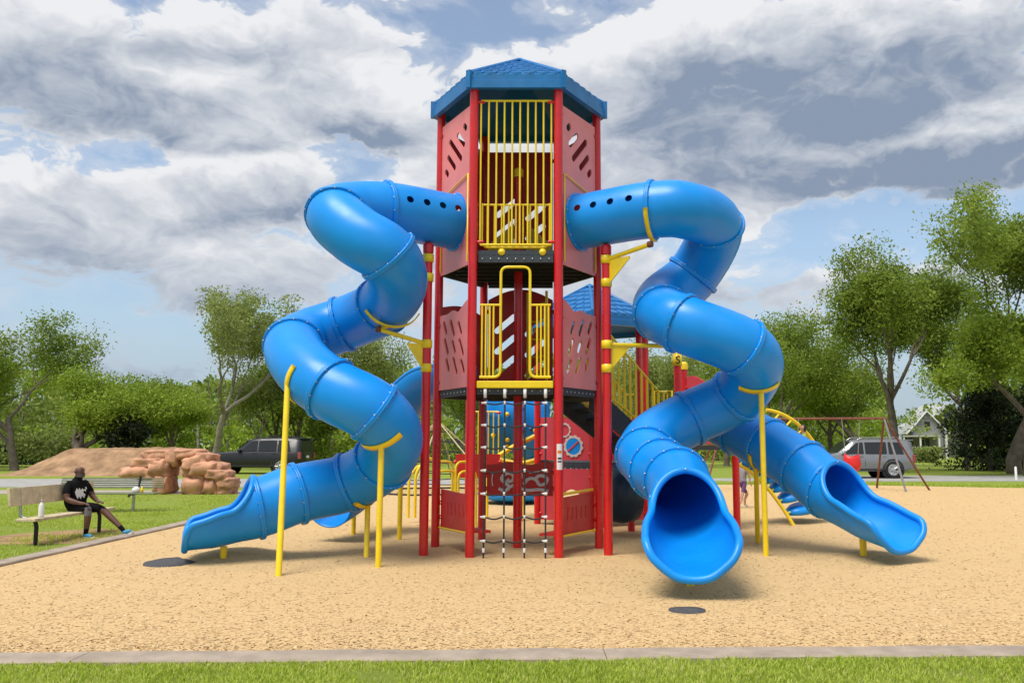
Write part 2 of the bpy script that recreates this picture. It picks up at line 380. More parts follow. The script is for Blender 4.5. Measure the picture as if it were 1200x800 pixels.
def interp(tab, x):
    if x <= tab[0][0]: return tab[0][1]
    for (a, b), (c, d) in zip(tab, tab[1:]):
        if x <= c: return lerp(b, d, (x-a)/(c-a))
    return tab[-1][1]
def sstep(a, b, x):
    t = max(0, min(1, (x-a)/(b-a))); return t*t*(3-2*t)

# ================================================================== THE SETTING
def sheet(name, poly, z, m, k='structure'):
    b = MB(); b.add([(x, y, z) for x, y in poly], [tuple(range(len(poly)))]); return kind(b.build(name, m), k)
def fbm(x, y, s, o=4):
    a = 0; k = 1; t = 0
    for i in range(o): a += k*noise.noise(V((x*s, y*s, 3.7+i*9.1))); t += k; k *= .5; s *= 2
    return a/t
sheet('ground', [(-700, -60), (700, -60), (700, 900), (-700, 900)], 0, 'lawn')
# wood-chip bed: rectangle with a rounded far edge, its surface heaped and trodden
PX0, PX1, PY0 = -6.95, 22.0, 6.62
def near_edge(x): return 6.40 + (x+7.2)/19*.60 + .12
def far_edge(x): return 33.2 - 3.8*sstep(9, 21, x) - 1.2*sstep(-2, -7, x)
def chip_z(x, y):
    z = .014 + .024*max(0, .4+fbm(x, y, .55)) + .013*fbm(x+9, y, 2.3, 3) 
    for (mx, my, r, h) in HEAPS: z += h*exp(-((x-mx)**2+(y-my)**2)/(r*r))
    e = min(x-PX0, PX1-x, y-near_edge(x), far_edge(x)-y); return .008 + (max(.006, z)-.008)*sstep(0, .6, e)
HEAPS = []
for (px, py, r, h) in [(262, 655, .5, .09), (300, 652, .45, .06), (807, 684, .4, .05), (1018, 655, .55, .07), (865, 660, .6, .05), (540, 640, .9, .03), (690, 638, .5, .04), (400, 620, .5, .08), (930, 612, .6, .06), (443, 667, .3, .03), (897, 656, .3, .03)]:
    g = G(px, py); HEAPS.append((g.x, g.y, r, h))
HEAPS.append((G(205, 661).x, G(205, 661).y, .5, -.02))
b = MB(); NXc, NYc = 230, 240; vs = []; fs = []
for j in range(NYc+1):
    for i in range(NXc+1):
        x = lerp(PX0, PX1, (i/NXc)); t = j/NYc; y = near_edge(x) + (far_edge(x)-near_edge(x))*(t**1.5)
        vs.append((x, y, chip_z(x, y)))
for j in range(NYc):
    for i in range(NXc):
        a = j*(NXc+1)+i; fs.append((a, a+1, a+NXc+2, a+NXc+1))
b.add(vs, fs, True); kind(b.build('wood_chip_bed', 'chips'), 'structure')
# loose chips lying on the bed
rng = random.Random(3); b = MB(); nq = 0
while nq < 70000:
    y = PY0 + .05 + (31-PY0)*rng.random()**2.4; hw = y*.68; x = rng.uniform(-hw, hw*.92)
    if not (PX0+.05 < x < PX1-.1) or y > far_edge(x)-.2 or y < near_edge(x)+.03: continue
    L = rng.uniform(.004, .015)*(1+.02*y); W = L*rng.uniform(.25, .5); a = rng.uniform(0, pi); tl = rng.uniform(-.3, .3)
    z = chip_z(x, y) + .003 + abs(sin(tl))*L*.4
    ux, uy = cos(a), sin(a); dz = sin(tl)*L; rl = rng.uniform(-.25, .25)*W
    o = len(b.v)
    b.v += [(x-ux*L-uy*-W, y-uy*L-ux*W, z-dz-rl), (x+ux*L-uy*-W, y+uy*L-ux*W, z+dz-rl), (x+ux*L+uy*-W, y+uy*L+ux*W, z+dz+rl), (x-ux*L+uy*-W, y-uy*L+ux*W, z-dz+rl)]
    b.f.append((o, o+1, o+2, o+3)); b.sm.append(False); nq += 1
tagk = kind(b.build('wood_chips', 'loosechips'), 'stuff'); tagk['label'] = 'loose tan wood chips scattered over the play area'; tagk['category'] = 'wood chips'
# concrete kerbs
def kerb(name, p0, p1, w, h, seg=60):
    p0, p1 = V((*p0, 0)), V((*p1, 0)); d = (p1-p0).normalized(); nrm = V((-d.y, d.x, 0)); b = MB(); vs = []; fs = []
    for i in range(seg+1):
        c = p0.lerp(p1, i/seg)
        for k, (o, z) in enumerate(((-w/2, -.05), (-w/2, h-.012), (-w/2+.012, h), (w/2-.012, h), (w/2, h-.012), (w/2, -.05))):
            jz = .006*noise.noise(V((c.x*1.3, c.y*1.3, k*.3))) if z > 0 else 0
            jo = .012*noise.noise(V((c.x*2.1, c.y*2.1, 5+k*.2)))
            q = c + nrm*(o+jo); vs.append((q.x, q.y, z+jz))
    for i in range(seg):
        for k in range(5): fs.append((i*6+k, (i+1)*6+k, (i+1)*6+k+1, i*6+k+1))
    b.add(vs, fs); return kind(b.build(name, 'kerb'), 'structure')
def kerb_run(a, c, w, h, n):
    a, c = V((*a, 0)), V((*c, 0)); g = .005/((c-a).length)
    for i in range(n):
        p, q = a.lerp(c, i/n + g/2), a.lerp(c, (i+1)/n - g/2); kerb('kerb', (p.x, p.y), (q.x, q.y), w, h, 24)
kerb_run((-7.2, 6.40), (11.8, 7.00), .30, .03, 5)
kerb_run((-7.08, 6.75), (-7.08, 26.0), .26, .045, 6)
# paths and lane
sheet('path', [(-60, 27.6), (-7.4, 27.2), (-6.9, 29.2), (-60, 30.2)], .006, 'concrete')
sheet('parking_lane', [(-90, 31.4), (-6, 31.4), (0, 33.8), (10, 35.2), (10, 39.4), (-4, 38.6), (-90, 38.8)], .005, 'asphalt')
sheet('road', [(9.9, 36.2), (120, 36.2), (120, 42.6), (9.9, 42.6)], .006, 'asphalt')
sheet('bare_ground', [(-9.6, 13.6), (-7.35, 13.9), (-7.4, 15.9), (-8.3, 16.3), (-9.2, 15.4)], .004, 'dirt').hide_render = False
# grass: blades near the camera, sparser on the lawn with the benches
def blades(name, label, n, sample, hmin, hmax, wd, seed):
    r = random.Random(seed); b = MB()
    for _ in range(n):
        x, y = sample(r); h = r.uniform(hmin, hmax)*(1+.5*fbm(x, y, 1.7, 2)); a = r.uniform(0, 2*pi); ln = r.uniform(.1, .9)*h; wv = wd*r.uniform(.6, 1.3); pa = a+pi/2+r.uniform(-.6, .6)
        wx, wy = cos(pa)*wv, sin(pa)*wv; tx, ty = x+cos(a)*ln, y+sin(a)*ln; mx, my = x+cos(a)*ln*.35, y+sin(a)*ln*.35
        o = len(b.v); b.v += [(x-wx, y-wy, -.005), (x+wx, y+wy, -.005), (mx+wx*.8, my+wy*.8, h*.6), (mx-wx*.8, my-wy*.8, h*.6), (tx, ty, h)]
        b.f += [(o, o+1, o+2, o+3), (o+3, o+2, o+4)]; b.sm += [False, False]
    o = kind(b.build(name, 'blade'), 'stuff'); o['label'] = label; o['category'] = 'grass'
def s_front(r):
    while True:
        x = r.uniform(-4.9, 4.3); y = r.uniform(5.3, 6.75)
        if y < near_edge(x) - .27 + .05*noise.noise(V((x*4, 0, 0))) and r.random() < .65 + .9*noise.noise(V((x*2.2, y*2.2, 4))): return x, y
blades('grass', 'thick green grass in front of the concrete kerb', 70000, s_front, .016, .042, .0048, 5)
def s_left(r):
    while True:
        x, y = r.uniform(-17, -7.25), r.uniform(10.6, 26.8)**1.0
        if fbm(x, y, .5, 3) > -.25 + .4*r.random() - (.0 if not (-9.4 < x < -7.4 and 13.3 < y < 16.2) else -.35): return x, y
blades('grass', 'short patchy lawn grass around the benches', 70000, s_left, .02, .055, .006, 6)
def s_right(r): 
    while True:
        x = r.uniform(4, 24); y = far_edge(x) + r.uniform(.0, 2.6)
        if y < 36.1: return x, y
blades('grass', 'mown grass strip between the wood chips and the road', 16000, s_right, .03, .08, .012, 8)

# ================================================================== TREES AND WOODS
def grow_tree(seed, H, W, levels, splits, trunk_r, clear=.28, spread=.5, lean=(0, 0), droop=0.):
    r = random.Random(seed); br = []; tips = []
    def grow(p, d, L, rad, lv):
        n = 4; pts = [p.copy()]; rs = [rad]
        for i in range(n):
            d = (d + V((r.gauss(0, .11), r.gauss(0, .11), r.gauss(0, .06) + .05 - droop*lv*.03))).normalized()
            p = p + d*(L/n); pts.append(p.copy()); rs.append(rad*(1-.42*(i+1)/n))
            if lv >= levels-1 or (lv == levels-2 and i > 1): tips.append((p.copy(), lv))
        br.append((pts, rs, lv))
        if lv >= levels: return
        k = splits if lv > 0 else splits+1
        for j in range(k):
            t = r.uniform(.55, 1) if j else 1.
            q = pts[0].lerp(pts[-1], t) if lv else pts[-1] + V((0, 0, -L*.25*(1-t)))
            q = pts[min(4, max(2, round(t*4)))]
            a = r.uniform(0, 2*pi); u = d.orthogonal().normalized(); vv = d.cross(u)
            sp = spread*r.uniform(.55, 1.35)*(1.15 if lv == 0 else 1)
            nd = (d*cos(sp) + (u*cos(a)+vv*sin(a))*sin(sp) + V((0, 0, .10))).normalized()
            grow(q.copy(), nd, L*r.uniform(.62, .88), rs[-1]*r.uniform(.6, .85), lv+1)
    grow(V((0, 0, -.15)), V((lean[0], lean[1], 1)).normalized(), clear*10, trunk_r, 0)
    zs = [p.z for p, _ in tips]; xs = sorted(abs(p.x) for p, _ in tips); cx = sum(p.x for p, _ in tips)/len(tips); cy = sum(p.y for p, _ in tips)/len(tips)
    sz = H/max(zs); rad = sorted(max(abs(p.x-cx), abs(p.y-cy)) for p, _ in tips)[int(len(tips)*.95)]; sx_ = W/2/rad
    fx = lambda p: V((p.x*sx_, p.y*sx_, p.z*sz if p.z > 0 else p.z))
    return [([fx(p) for p in a], b_, l) for a, b_, l in br], [(fx(p), l) for p, l in tips]
def leaf(b, p, s, r, asp=.5, up=.4):
    n = V((r.gauss(0, 1), r.gauss(0, 1), r.gauss(0, 1)+up)).normalized(); u = n.orthogonal().normalized(); u = Quaternion(n, r.uniform(0, 2*pi)) @ u; v = n.cross(u)*asp
    o = len(b.v); b.v += [tuple(p-u*s), tuple(p+v*s), tuple(p+u*s), tuple(p-v*s)]; b.f.append((o, o+1, o+2, o+3)); b.sm.append(False)
def tree(name, label, x, y, H, W, leafmat, seed, levels=4, splits=3, trunk_r=.22, clear=.28, spread=.5, lean=(0, 0), n_leaf=12000, ls=.085, clump=.45, bark='bark', group='trees around the park', clumps=1.0, droop=0.):
    T = thing(name, label, 'tree', (x, y, 0), group, local=True)
    br, tips = grow_tree(seed, H*.95, W*.92, levels, splits, trunk_r, clear, spread, lean, droop)
    b = MB()
    for pts, rs, lv in br: b.tube(pts, rs, 8 if lv < 2 else 5, cap=False)
    b.build('trunk', bark, T)
    r = random.Random(seed+50); lb = MB(); use = [t for t in tips if r.random() < clumps]
    per = max(1, int(1.6*n_leaf/len(use)))
    for p, lv in use:
        k = int(per*r.uniform(.3, 1.8)); cs = clump*r.uniform(.6, 1.35)
        for _ in range(k):
            gv = V((r.gauss(0, 1), r.gauss(0, 1), r.gauss(0, 1)))
            if gv.length > 2.1: continue
            q = p + V((gv.x*cs, gv.y*cs, gv.z*cs*.6))
            if q.z > .3: leaf(lb, q, ls*r.uniform(.55, 1.4), r)
    lb.build('crown', leafmat, T); return T
def at(px, Y): return (px-CX)/F*Y/1.003
def hgt(px, py, Y): return P(px, py, Y).z
TR = [  # px, Y, top py, width, leaf, name, label, options
 (22, 50, 350, 9.5, 'leaf_mid', 'broad_tree', 'wide airy tree reaching past the dirt mound end', dict(seed=11, n_leaf=22000, clump=.55, clumps=.75, trunk_r=.26, clear=.18)),
 (104, 49, 422, 6.8, 'leaf_bright', 'oak_tree', 'low bright green tree with a thick dark trunk behind the mound', dict(seed=12, n_leaf=26000, trunk_r=.42, clear=.2, clump=.55)),
 (250, 56, 336, 10.4, 'leaf_pale', 'tall_tree', 'tall sparse tree with bare grey limbs behind the rock arch', dict(seed=23, n_leaf=19000, clumps=.65, trunk_r=.30, clear=.22, clump=.45, bark='bark_pale', spread=.42)),
 (297, 58, 405, 4.6, 'leaf_pale', 'slender_tree', 'slender pale trunked tree behind the black car', dict(seed=14, n_leaf=6000, clumps=.7, trunk_r=.14, clear=.36, lean=(.22, 0), bark='bark_pale', splits=2)),
 (205, 60, 452, 5.4, 'leaf_bright', 'small_tree', 'small bright green tree crowded against the tall sparse tree', dict(seed=15, n_leaf=15000, clump=.55, clear=.15)),
 (350, 60, 425, 6.0, 'leaf_mid', 'shade_tree', 'leafy tree half hidden by the slide with the chute pointing to the bench', dict(seed=16, n_leaf=14000, clear=.2)),
 (420, 62, 412, 7.0, 'leaf_mid', 'shade_tree', 'leafy tree showing between the winding slide and its yellow supports', dict(seed=36, n_leaf=16000, clear=.2)),
 (468, 60, 372, 7.5, 'leaf_pale', 'young_tree', 'thin leaved pale tree beside the red posts of the slide', dict(seed=17, n_leaf=15000, clumps=.8, bark='bark_pale', clear=.22)),
 (545, 66, 415, 7.0, 'leaf_mid', 'back_tree', 'green tree seen through the red tower posts', dict(seed=18, n_leaf=15000)),
 (765, 58, 392, 6.5, 'leaf_pale', 'stair_tree', 'pale tree showing above the yellow stair rails', dict(seed=19, n_leaf=15000)),
 (905, 56, 366, 8.0, 'leaf_mid', 'grove_tree', 'mid green tree standing behind the swing set', dict(seed=20, n_leaf=24000, clump=.6, clear=.2)),
 (972, 60, 385, 7.6, 'leaf_mid', 'grove_tree', 'tree behind the grey car bonnet, next to the leaning trunk', dict(seed=21, n_leaf=22000, clump=.6, clear=.18)),
 (1048, 47, 283, 10.0, 'leaf_mid', 'leaning_tree', 'tall tree with a leaning grey trunk behind the grey car', dict(seed=22, n_leaf=36000, clumps=.9, trunk_r=.34, clear=.17, lean=(-.14, 0), clump=.5)),
 (1185, 45, 220, 14.5, 'leaf_mid', 'spreading_tree', 'largest spreading tree with arching limbs above the dark cedar', dict(seed=24, n_leaf=58000, clumps=.95, trunk_r=.42, clear=.15, lean=(-.08, 0), clump=.55, spread=.58)),
 (1130, 54, 300, 8.5, 'leaf_mid', 'park_tree', 'leafy tree filling the gap between the leaning trunk and the largest tree', dict(seed=28, n_leaf=28000, clump=.6, clear=.24)),
 (1010, 58, 395, 7.5, 'leaf_bright', 'grove_tree', 'bright tree between the swing frame and the leaning trunk', dict(seed=81, n_leaf=20000, clump=.6, clear=.18)),
 (850, 60, 400, 6.5, 'leaf_mid', 'grove_tree', 'tree half hidden by the winding slide near the swing set', dict(seed=82, n_leaf=15000, clump=.55, clear=.2)),
 (-20, 56, 400, 8.0, 'leaf_bright', 'edge_tree', 'bright tree overlapping the wide airy tree', dict(seed=83, n_leaf=18000, clump=.6, clear=.2)),
 (160, 62, 440, 6.5, 'leaf_mid', 'edge_tree', 'rounded tree behind the dark shrub and thick trunk', dict(seed=84, n_leaf=16000, clump=.6, clear=.15)),
 (318, 60, 415, 6.0, 'leaf_mid', 'edge_tree', 'leafy tree close behind the slender pale trunk', dict(seed=85, n_leaf=13000, clump=.55, clear=.2)),
 (1200, 42, 335, 8.0, 'leaf_bright', 'low_tree', 'low yellow green tree in front of the largest spreading tree', dict(seed=26, n_leaf=24000, clump=.55, clear=.3)),
]
for px, Y, py, W, lm, nm, lab, o in TR:
    tree(nm, lab, at(px, Y), Y, hgt(px, py, Y), W, lm, **o)
def cedar(x, y, H, W, seed, label):
    T = thing('cedar_tree', label, 'tree', (x, y, 0), 'trees around the park', local=True); r = random.Random(seed)
    b = MB(); b.tube([(0, 0, -.1), (.1, 0, H*.5), (0, 0, H*.93)], [.2, .13, .03], 7); b.build('trunk', 'bark', T)
    lb = MB()
    for i in range(330):
        t = r.random()**.8; z = .15 + t*H*.95; a = r.uniform(0, 2*pi); R = W/2*(1-t)**.45*r.uniform(.6, 1.1)*(1+.25*sin(a*3+t*9))
        c = V((cos(a)*R, sin(a)*R, z))
        for _ in range(60):
            k = r.random()**.6; q = V((c.x*k, c.y*k, z + (k-.6)*.5)) + V((r.gauss(0, .16), r.gauss(0, .16), r.gauss(0, .16)))
            if q.z > .03: leaf(lb, q, .11*r.uniform(.6, 1.4), r, .35)
    lb.build('crown', 'leaf_dark', T)
cedar(at(1156, 50), 50, hgt(1160, 446, 50), 5.8, 31, 'dark cedar with a ragged outline next to the grey house')
cedar(at(1222, 51), 51, hgt(1228, 440, 51), 5.0, 33, 'dark cedar growing beside the ragged cedar, away from the house')
def bush(px, Y, py, W, lm, seed, label, n=3500, nm='shrub'):
    T = thing(nm, label, 'shrub', (at(px, Y), Y, 0), 'shrubs along the park edge', local=True); r = random.Random(seed); H = hgt(px, py, Y)
    st = MB()
    for i in range(5):
        a = r.uniform(0, 2*pi); st.tube([(cos(a)*.1, sin(a)*.1, -.05), (cos(a)*W*.16, sin(a)*W*.16, H*.4), (cos(a)*W*.28, sin(a)*W*.28, H*.8)], [.05, .035, .012], 5)
    st.build('stem', 'bark', T); lb = MB(); cl = [(V((r.gauss(0, W*.22), r.gauss(0, W*.22), r.uniform(.18, .9)*H)), r.uniform(.4, 1)) for _ in range(26)]
    for _ in range(n):
        c, s = r.choice(cl); q = c + V((r.gauss(0, W*.12*s), r.gauss(0, W*.12*s), r.gauss(0, H*.11*s)))
        if .05 < q.z < H*1.03: leaf(lb, q, .13*r.uniform(.6, 1.3), r)
    lb.build('foliage', lm, T)
bush(152, 50, 486, 3.0, 'leaf_dark', 41, 'dark round shrub between the thick trunk and the rock arch')
bush(60, 58, 488, 7, 'leaf_pale', 42, 'pale yellow green shrub behind the dirt mound')
bush(185, 62, 478, 6, 'leaf_bright', 43, 'bright shrub at the foot of the tall sparse tree')
bush(340, 62, 480, 6, 'leaf_bright', 44, 'bright shrub behind the black car')
bush(430, 58, 500, 5, 'leaf_bright', 45, 'low shrub behind the yellow slide supports')
bush(940, 66, 470, 7, 'leaf_bright', 46, 'light green shrub behind the swing bar')
bush(1020, 70, 478, 6, 'leaf_bright', 47, 'light green shrub behind the grey car roof')
bush(1085, 72, 523, 3.2, 'leaf_pale', 48, 'low pale shrub in front of the grey house', 1800)
bush(1062, 74, 522, 3.0, 'leaf_pale', 49, 'low pale shrub under the grey house porch', 1600)
# the far woods: one mass
WT = [(-250, 430), (-60, 440), (60, 452), (130, 470), (180, 460), (300, 452), (420, 440), (520, 440), (640, 440), (800, 440), (900, 430), (1000, 455), (1060, 474), (1120, 466), (1200, 440), (1330, 425), (1500, 430)]
def woods(name, label, n, Y0, Y1, lm, seed, dip, sz):
    r = random.Random(seed); b = MB()
    for _ in range(n):
        Y = r.uniform(Y0, Y1); px = r.uniform(-330, 1560); top = hgt(px, interp(WT, px) + dip, Y)*(1+.22*fbm(px*.011, seed, 1.0, 3)+.12*noise.noise(V((px*.06, Y*.2, 0))))
        if 1040 < px < 1138 and Y < 97: continue
        z = top*r.random()**.75; d = noise.noise(V((px*.025, Y*.15, z*.35)))
        if d < -.22: continue
        leaf(b, V((at(px, Y), Y, z)), sz*r.uniform(.6, 1.4), r)
    o = kind(b.build(name, lm), 'stuff'); o['label'] = label; o['category'] = 'woods'
woods('woods', 'mixed green woods closing off the far side of the park', 90000, 84, 100, 'leaf_mid', 61, -14, .30)
woods('woods', 'brighter undergrowth along the front of the woods', 50000, 76, 84, 'leaf_hedge', 62, 14, .24)
woods('woods', 'pale spring scrub at the foot of the woods', 24000, 70, 76, 'leaf_bright', 63, 44, .2)
rt = random.Random(66)
for i in range(26):
    px = rt.uniform(-120, 1330); px = px-130 if 1040 < px < 1140 else px; Y = rt.uniform(72, 86); b = MB(); x = at(px, Y); hh = rt.uniform(4, 7.5); ln = rt.uniform(-.8, .8)
    pts = [(x, Y, -.1), (x+ln*.3, Y, hh*.4), (x+ln, Y, hh)]; b.tube(pts, [.16, .12, .04], 6)
    for k in range(4):
        z = hh*rt.uniform(.4, .8); a = rt.uniform(-1.2, 1.2); b.tube([(x+ln*.5, Y, z), (x+ln*.5+a, Y+rt.uniform(-.5, .5), z+1.2)], [.06, .02], 5)
    tag(b.build('tree_trunk', 'bark_pale' if i % 2 else 'bark'), 'bare %s tree trunk standing in the far woods' % ('pale' if i % 2 else 'brown'), 'tree trunk', 'bare trunks in the far woods')
# clipped hedge
def hedge(px0, px1, Y, py, lm, seed, label):
    r = random.Random(seed); b = MB(); x0, x1 = at(px0, Y), at(px1, Y)
    for _ in range(int(900*(x1-x0))):
        x = r.uniform(x0, x1); H = hgt((px0+px1)/2, py, Y)*(1+.12*noise.noise(V((x*.5, 0, seed))))
        leaf(b, V((x, Y+r.uniform(-.7, .7), r.uniform(0, 1)**.7*H)), .12*r.uniform(.6, 1.4), r)
    tag(b.build('hedge', lm), label, 'hedge', 'hedges')
hedge(-60, 100, 64, 522, 'leaf_dark', 71, 'low dark hedge beyond the end of the dirt mound')
hedge(330, 480, 66, 513, 'leaf_bright', 72, 'trimmed light green hedge behind the black car')

# ================================================================== THE PLAY STRUCTURE
HC = V((-.49, 13.1, 0)); S = 1.21
def hexc(c, R, a0=0.): return [c + V((cos(radians(a0+60*k)), sin(radians(a0+60*k)), 0))*R for k in range(6)]
HX = hexc(HC, S)                 # 0 right, 1 back right, 2 back left, 3 left, 4 front left, 5 front right
PS = thing('play_structure', 'tall red, blue and yellow play tower with winding tube slides, on tan wood chips', 'play structure', HC)
Z1, Z2, ZE, ZA = 2.40, 4.26, 6.60, 7.54
def part(b, name, m, parent=PS): return b.build(name, m, parent)
def post(x, y, z1, m='red', cap=None, r=.0635, z0=-.15, nm='post'):
    b = MB().tube([(x, y, z0), (x, y, z1)], r, 18); o = part(b, nm, m)
    if cap:
        part(MB().lathe((x, y, z1-.10), [(r+.012, 0), (r+.014, .10), (r+.008, .125), (r*.6, .15), (.001, .155)], 18), 'post_cap', cap, o)
    return o
FP = []
for k, p in enumerate(HX): FP.append(post(p.x, p.y, ZE+.06))
post(HC.x, HC.y, 5.74, cap='yellow')
PA, PH = G(496, 653), G(713, 652)
post(PA.x, PA.y, 4.36, cap='red'); post(PH.x, PH.y, 4.36, cap='red')
# warning label on the front right post
p = HX[5]; b = MB(); vs = []; fs = []
for i in range(7):
    a = radians(-150 + 12*i)
    for z in (1.20, 1.55): vs.append((p.x+.066*cos(a+.6), p.y+.066*sin(a+.6), z))
for i in range(6): fs.append((2*i, 2*i+2, 2*i+3, 2*i+1))
st = part(b.add(vs, fs, True), 'sticker', 'white', FP[5])
for z, h, mm in ((1.42, .04, 'orange'), (1.34, .025, 'black'), (1.30, .02, 'black')):
    vs = []
    for i in range(1, 6):
        a = radians(-150 + 12*i)
        for zz in (z, z+h): vs.append((p.x+.0675*cos(a+.6), p.y+.0675*sin(a+.6), zz))
    b = MB().add(vs, [(2*i, 2*i+2, 2*i+3, 2*i+1) for i in range(4)], True); part(b, 'sticker_print', mm, FP[5])
# decks: hexagonal vinyl plates with a dark perforated underside
def deck(c, R, z, a0=0., front=None):
    h = hexc(c, R-.01, a0); b = MB()
    b.plate([[(q.x-c.x, q.y-c.y) for q in h]], (c.x, c.y, z-.03), (1, 0, 0), (0, 1, 0), .06)
    d = part(b, 'deck', 'deck')
    h2 = hexc(c, R-.03, a0)
    for k in range(6):
        p, q = h2[k], h2[(k+1) % 6]; m = (p+q)/2; dd = (q-p).normalized(); R3 = Matrix(((dd.x, -dd.y, 0), (dd.y, dd.x, 0), (0, 0, 1)))
        part(MB().box((m.x, m.y, z-.115), ((q-p).length-.12, .03, .11), R3), 'rim', 'yellow' if front == k else 'deck', d)
    for i in range(-3, 4):
        y = i*R*.24; L = 2*sqrt(max(.05, (R*.86)**2 - y*y))*.93
        part(MB().box((c.x, c.y+y, z-.105), (L, .03, .09)), 'joist', 'black', d)
    bb = MB(); rr = random.Random(4)
    for k in range(6):
        p, q = h2[k], h2[(k+1) % 6]; nr = ((p+q)/2-c).normalized()
        for t in range(9):
            e = p.lerp(q, .1+.1*t) + nr*.017; bb.lathe((e.x, e.y, z-.12), [(.014, 0), (.012, .008), (.001, .01)], 6, nr)
    kind(part(bb, 'bolt_heads', 'steel', d), 'stuff'); return d
deck(HC, S, Z1); deck(HC, S, Z2)
o_edge = MB().box((HC.x, HX[4].y-.012, Z1-.035), (S-.15, .06, .10)); bevel(part(o_edge, 'deck_edge', 'yellow'), .012)
# plate panels between posts, slotted
def panel(A, B, z0, z1, m, slots=(), top=None, th=.022, gap=.075, off=0., nm='panel', clips=True, holes=()):
    A, B = V((A.x, A.y, 0)), V((B.x, B.y, 0)); d = (B-A); L = d.length; d.normalize(); nr = V((d.y, -d.x, 0))
    O = A + nr*off; u0, u1 = gap, L-gap
    tops = [(u1 + (u0-u1)*i/12, z1 + (top((u1 + (u0-u1)*i/12)/L) if top else 0)) for i in range(13)]
    outer = [(u0, z0), (u1, z0)] + tops
    loops = [outer] + [capsule(u*L, z, ln, rr, a) for (u, z, ln, rr, a) in slots] + [[(hu*L + hr*cos(-2*pi*k/24), hz + hr*sin(-2*pi*k/24)) for k in range(24)] for hu, hz, hr in holes]
    pn = part(MB().plate(loops, O, d, (0, 0, 1), th), nm, m)
    if clips:
        for u in (u0-.005, u1+.005):
            for z in (z0+.12, z1-.15):
                q = O + d*u; part(MB().lathe(V((q.x, q.y, z)), [(.03, -.03), (.034, -.02), (.034, .02), (.03, .03)], 8, d), 'clip', 'red' if m != 'yellow' else 'yellow', pn)
    return pn
A45 = radians(43)
up_sl = [(.24, 6.15, .06, .05, A45), (.36, 6.00, .28, .05, A45), (.52, 5.90, .54, .05, A45), (.64, 5.75, .32, .05, A45), (.78, 5.63, .08, .05, A45)]
def mirror(sl): return [(1-u, z, l, r, pi-a) for u, z, l, r, a in sl]
ENT_R = .43
# upper side panels carry the slide openings
panel(HX[5], HX[0], 4.08, 6.42, 'panel', up_sl, holes=[(.5, 4.80, ENT_R-.01)])
panel(HX[3], HX[4], 4.08, 6.42, 'panel', mirror(up_sl), holes=[(.5, 4.80, ENT_R-.01)])
def frame(A, B, z0, zl, zr, out):
    d = (B-A).normalized(); nr = V((d.y, -d.x, 0)); L = (B-A).length
    q = lambda u, z: V((A.x, A.y, 0)) + d*u*L + nr*out + V((0, 0, z))
    part(MB().tube([q(.1, z0), q(.1, zl), q(.9, zr), q(.9, z0)], .012, 8), 'opening_trim', 'yellow')
frame(HX[5], HX[0], 4.12, 5.40, 5.26, .03); frame(HX[3], HX[4], 4.12, 5.26, 5.40, .03)
wave = lambda t: .13*sstep(.42, .05, t) + .035*sin(t*14)*sstep(.2, .45, t)*sstep(.8, .5, t)
lw = []
for i in range(3):
    for j in range(3): lw.append((.24+.22*i+.045*j, 2.64+.28*j+.03*i, .16+.06*((i+j) % 2), .042, radians(60)))
panel(HX[5], HX[0], 2.34, 3.46, 'panel', lw, wave); panel(HX[3], HX[4], 2.34, 3.46, 'panel', mirror(lw), lambda t: wave(1-t))
bs = []
for i in range(3): bs += [(.30, 2.75+.34*i, .32, .05, radians(140)), (.70, 2.82+.34*i, .36, .05, radians(140))]
panel(HX[1], HX[2], 2.42, 3.85, 'panel_dark', bs, lambda t: .22*sin(pi*t))
panel(HX[2], HX[3], 2.42, 3.6, 'panel_dark', [], lambda t: .1*sin(pi*t))
bs2 = [(u, z+Z2-2.42+.1, l, r, a) for u, z, l, r, a in bs]
panel(HX[1], HX[2], 4.30, 6.40, 'panel_dark', bs2); panel(HX[0], HX[1], 4.30, 6.40, 'panel_dark', bs2[:4]); panel(HX[2], HX[3], 4.30, 6.40, 'panel_dark', bs2[2:])
# yellow bars
def bars(A, B, z0, z1, n, nm='barrier', r=.0135, gap=.1, off=0., top_rail=True, frame_r=.017):
    d = (B-A).normalized(); nr = V((d.y, -d.x, 0)); L = (B-A).length; q = lambda u, z: V((A.x, A.y, 0)) + d*u + nr*off + V((0, 0, z))
    o = part(MB().tube([q(gap, z1), q(L-gap, z1)], frame_r, 8), nm, 'yellow')
    part(MB().tube([q(gap, z0), q(L-gap, z0)], frame_r, 8), 'rail', 'yellow', o)
    for i in range(n):
        u = lerp(gap, L-gap, i/(n-1)); part(MB().tube([q(u, z0+.01), q(u, z1-.01)], r, 8), 'bar', 'yellow', o)
    for u in (gap, L-gap):
        for z in (z0+.04, z1-.02):
            part(MB().lathe(q(u, z), [(.022, -.05), (.026, 0), (.022, .05)], 8, d), 'clip', 'red', o)
    return o
bars(HX[4], HX[5], 4.34, 6.45, 10, 'barrier')
def loop_rail(pts, r, nm, parent=PS, m='yellow', seg=10): return part(MB().tube(pts, r, seg), nm, m, parent)
def rounded(pts, rad, n=5):
    pts = [V(p) for p in pts]; o = [pts[0]]
    for a, b, c in zip(pts, pts[1:], pts[2:]):
        d1 = (a-b).normalized(); d2 = (c-b).normalized(); k = min(rad, (a-b).length*.48, (c-b).length*.48)
        for i in range(n+1):
            t = i/n; o.append((b+d1*k).lerp(b, t).lerp(b.lerp(b+d2*k, t), t))
    o.append(pts[-1]); return o
yf = HX[4].y
xl, xr = HX[4].x, HX[5].x
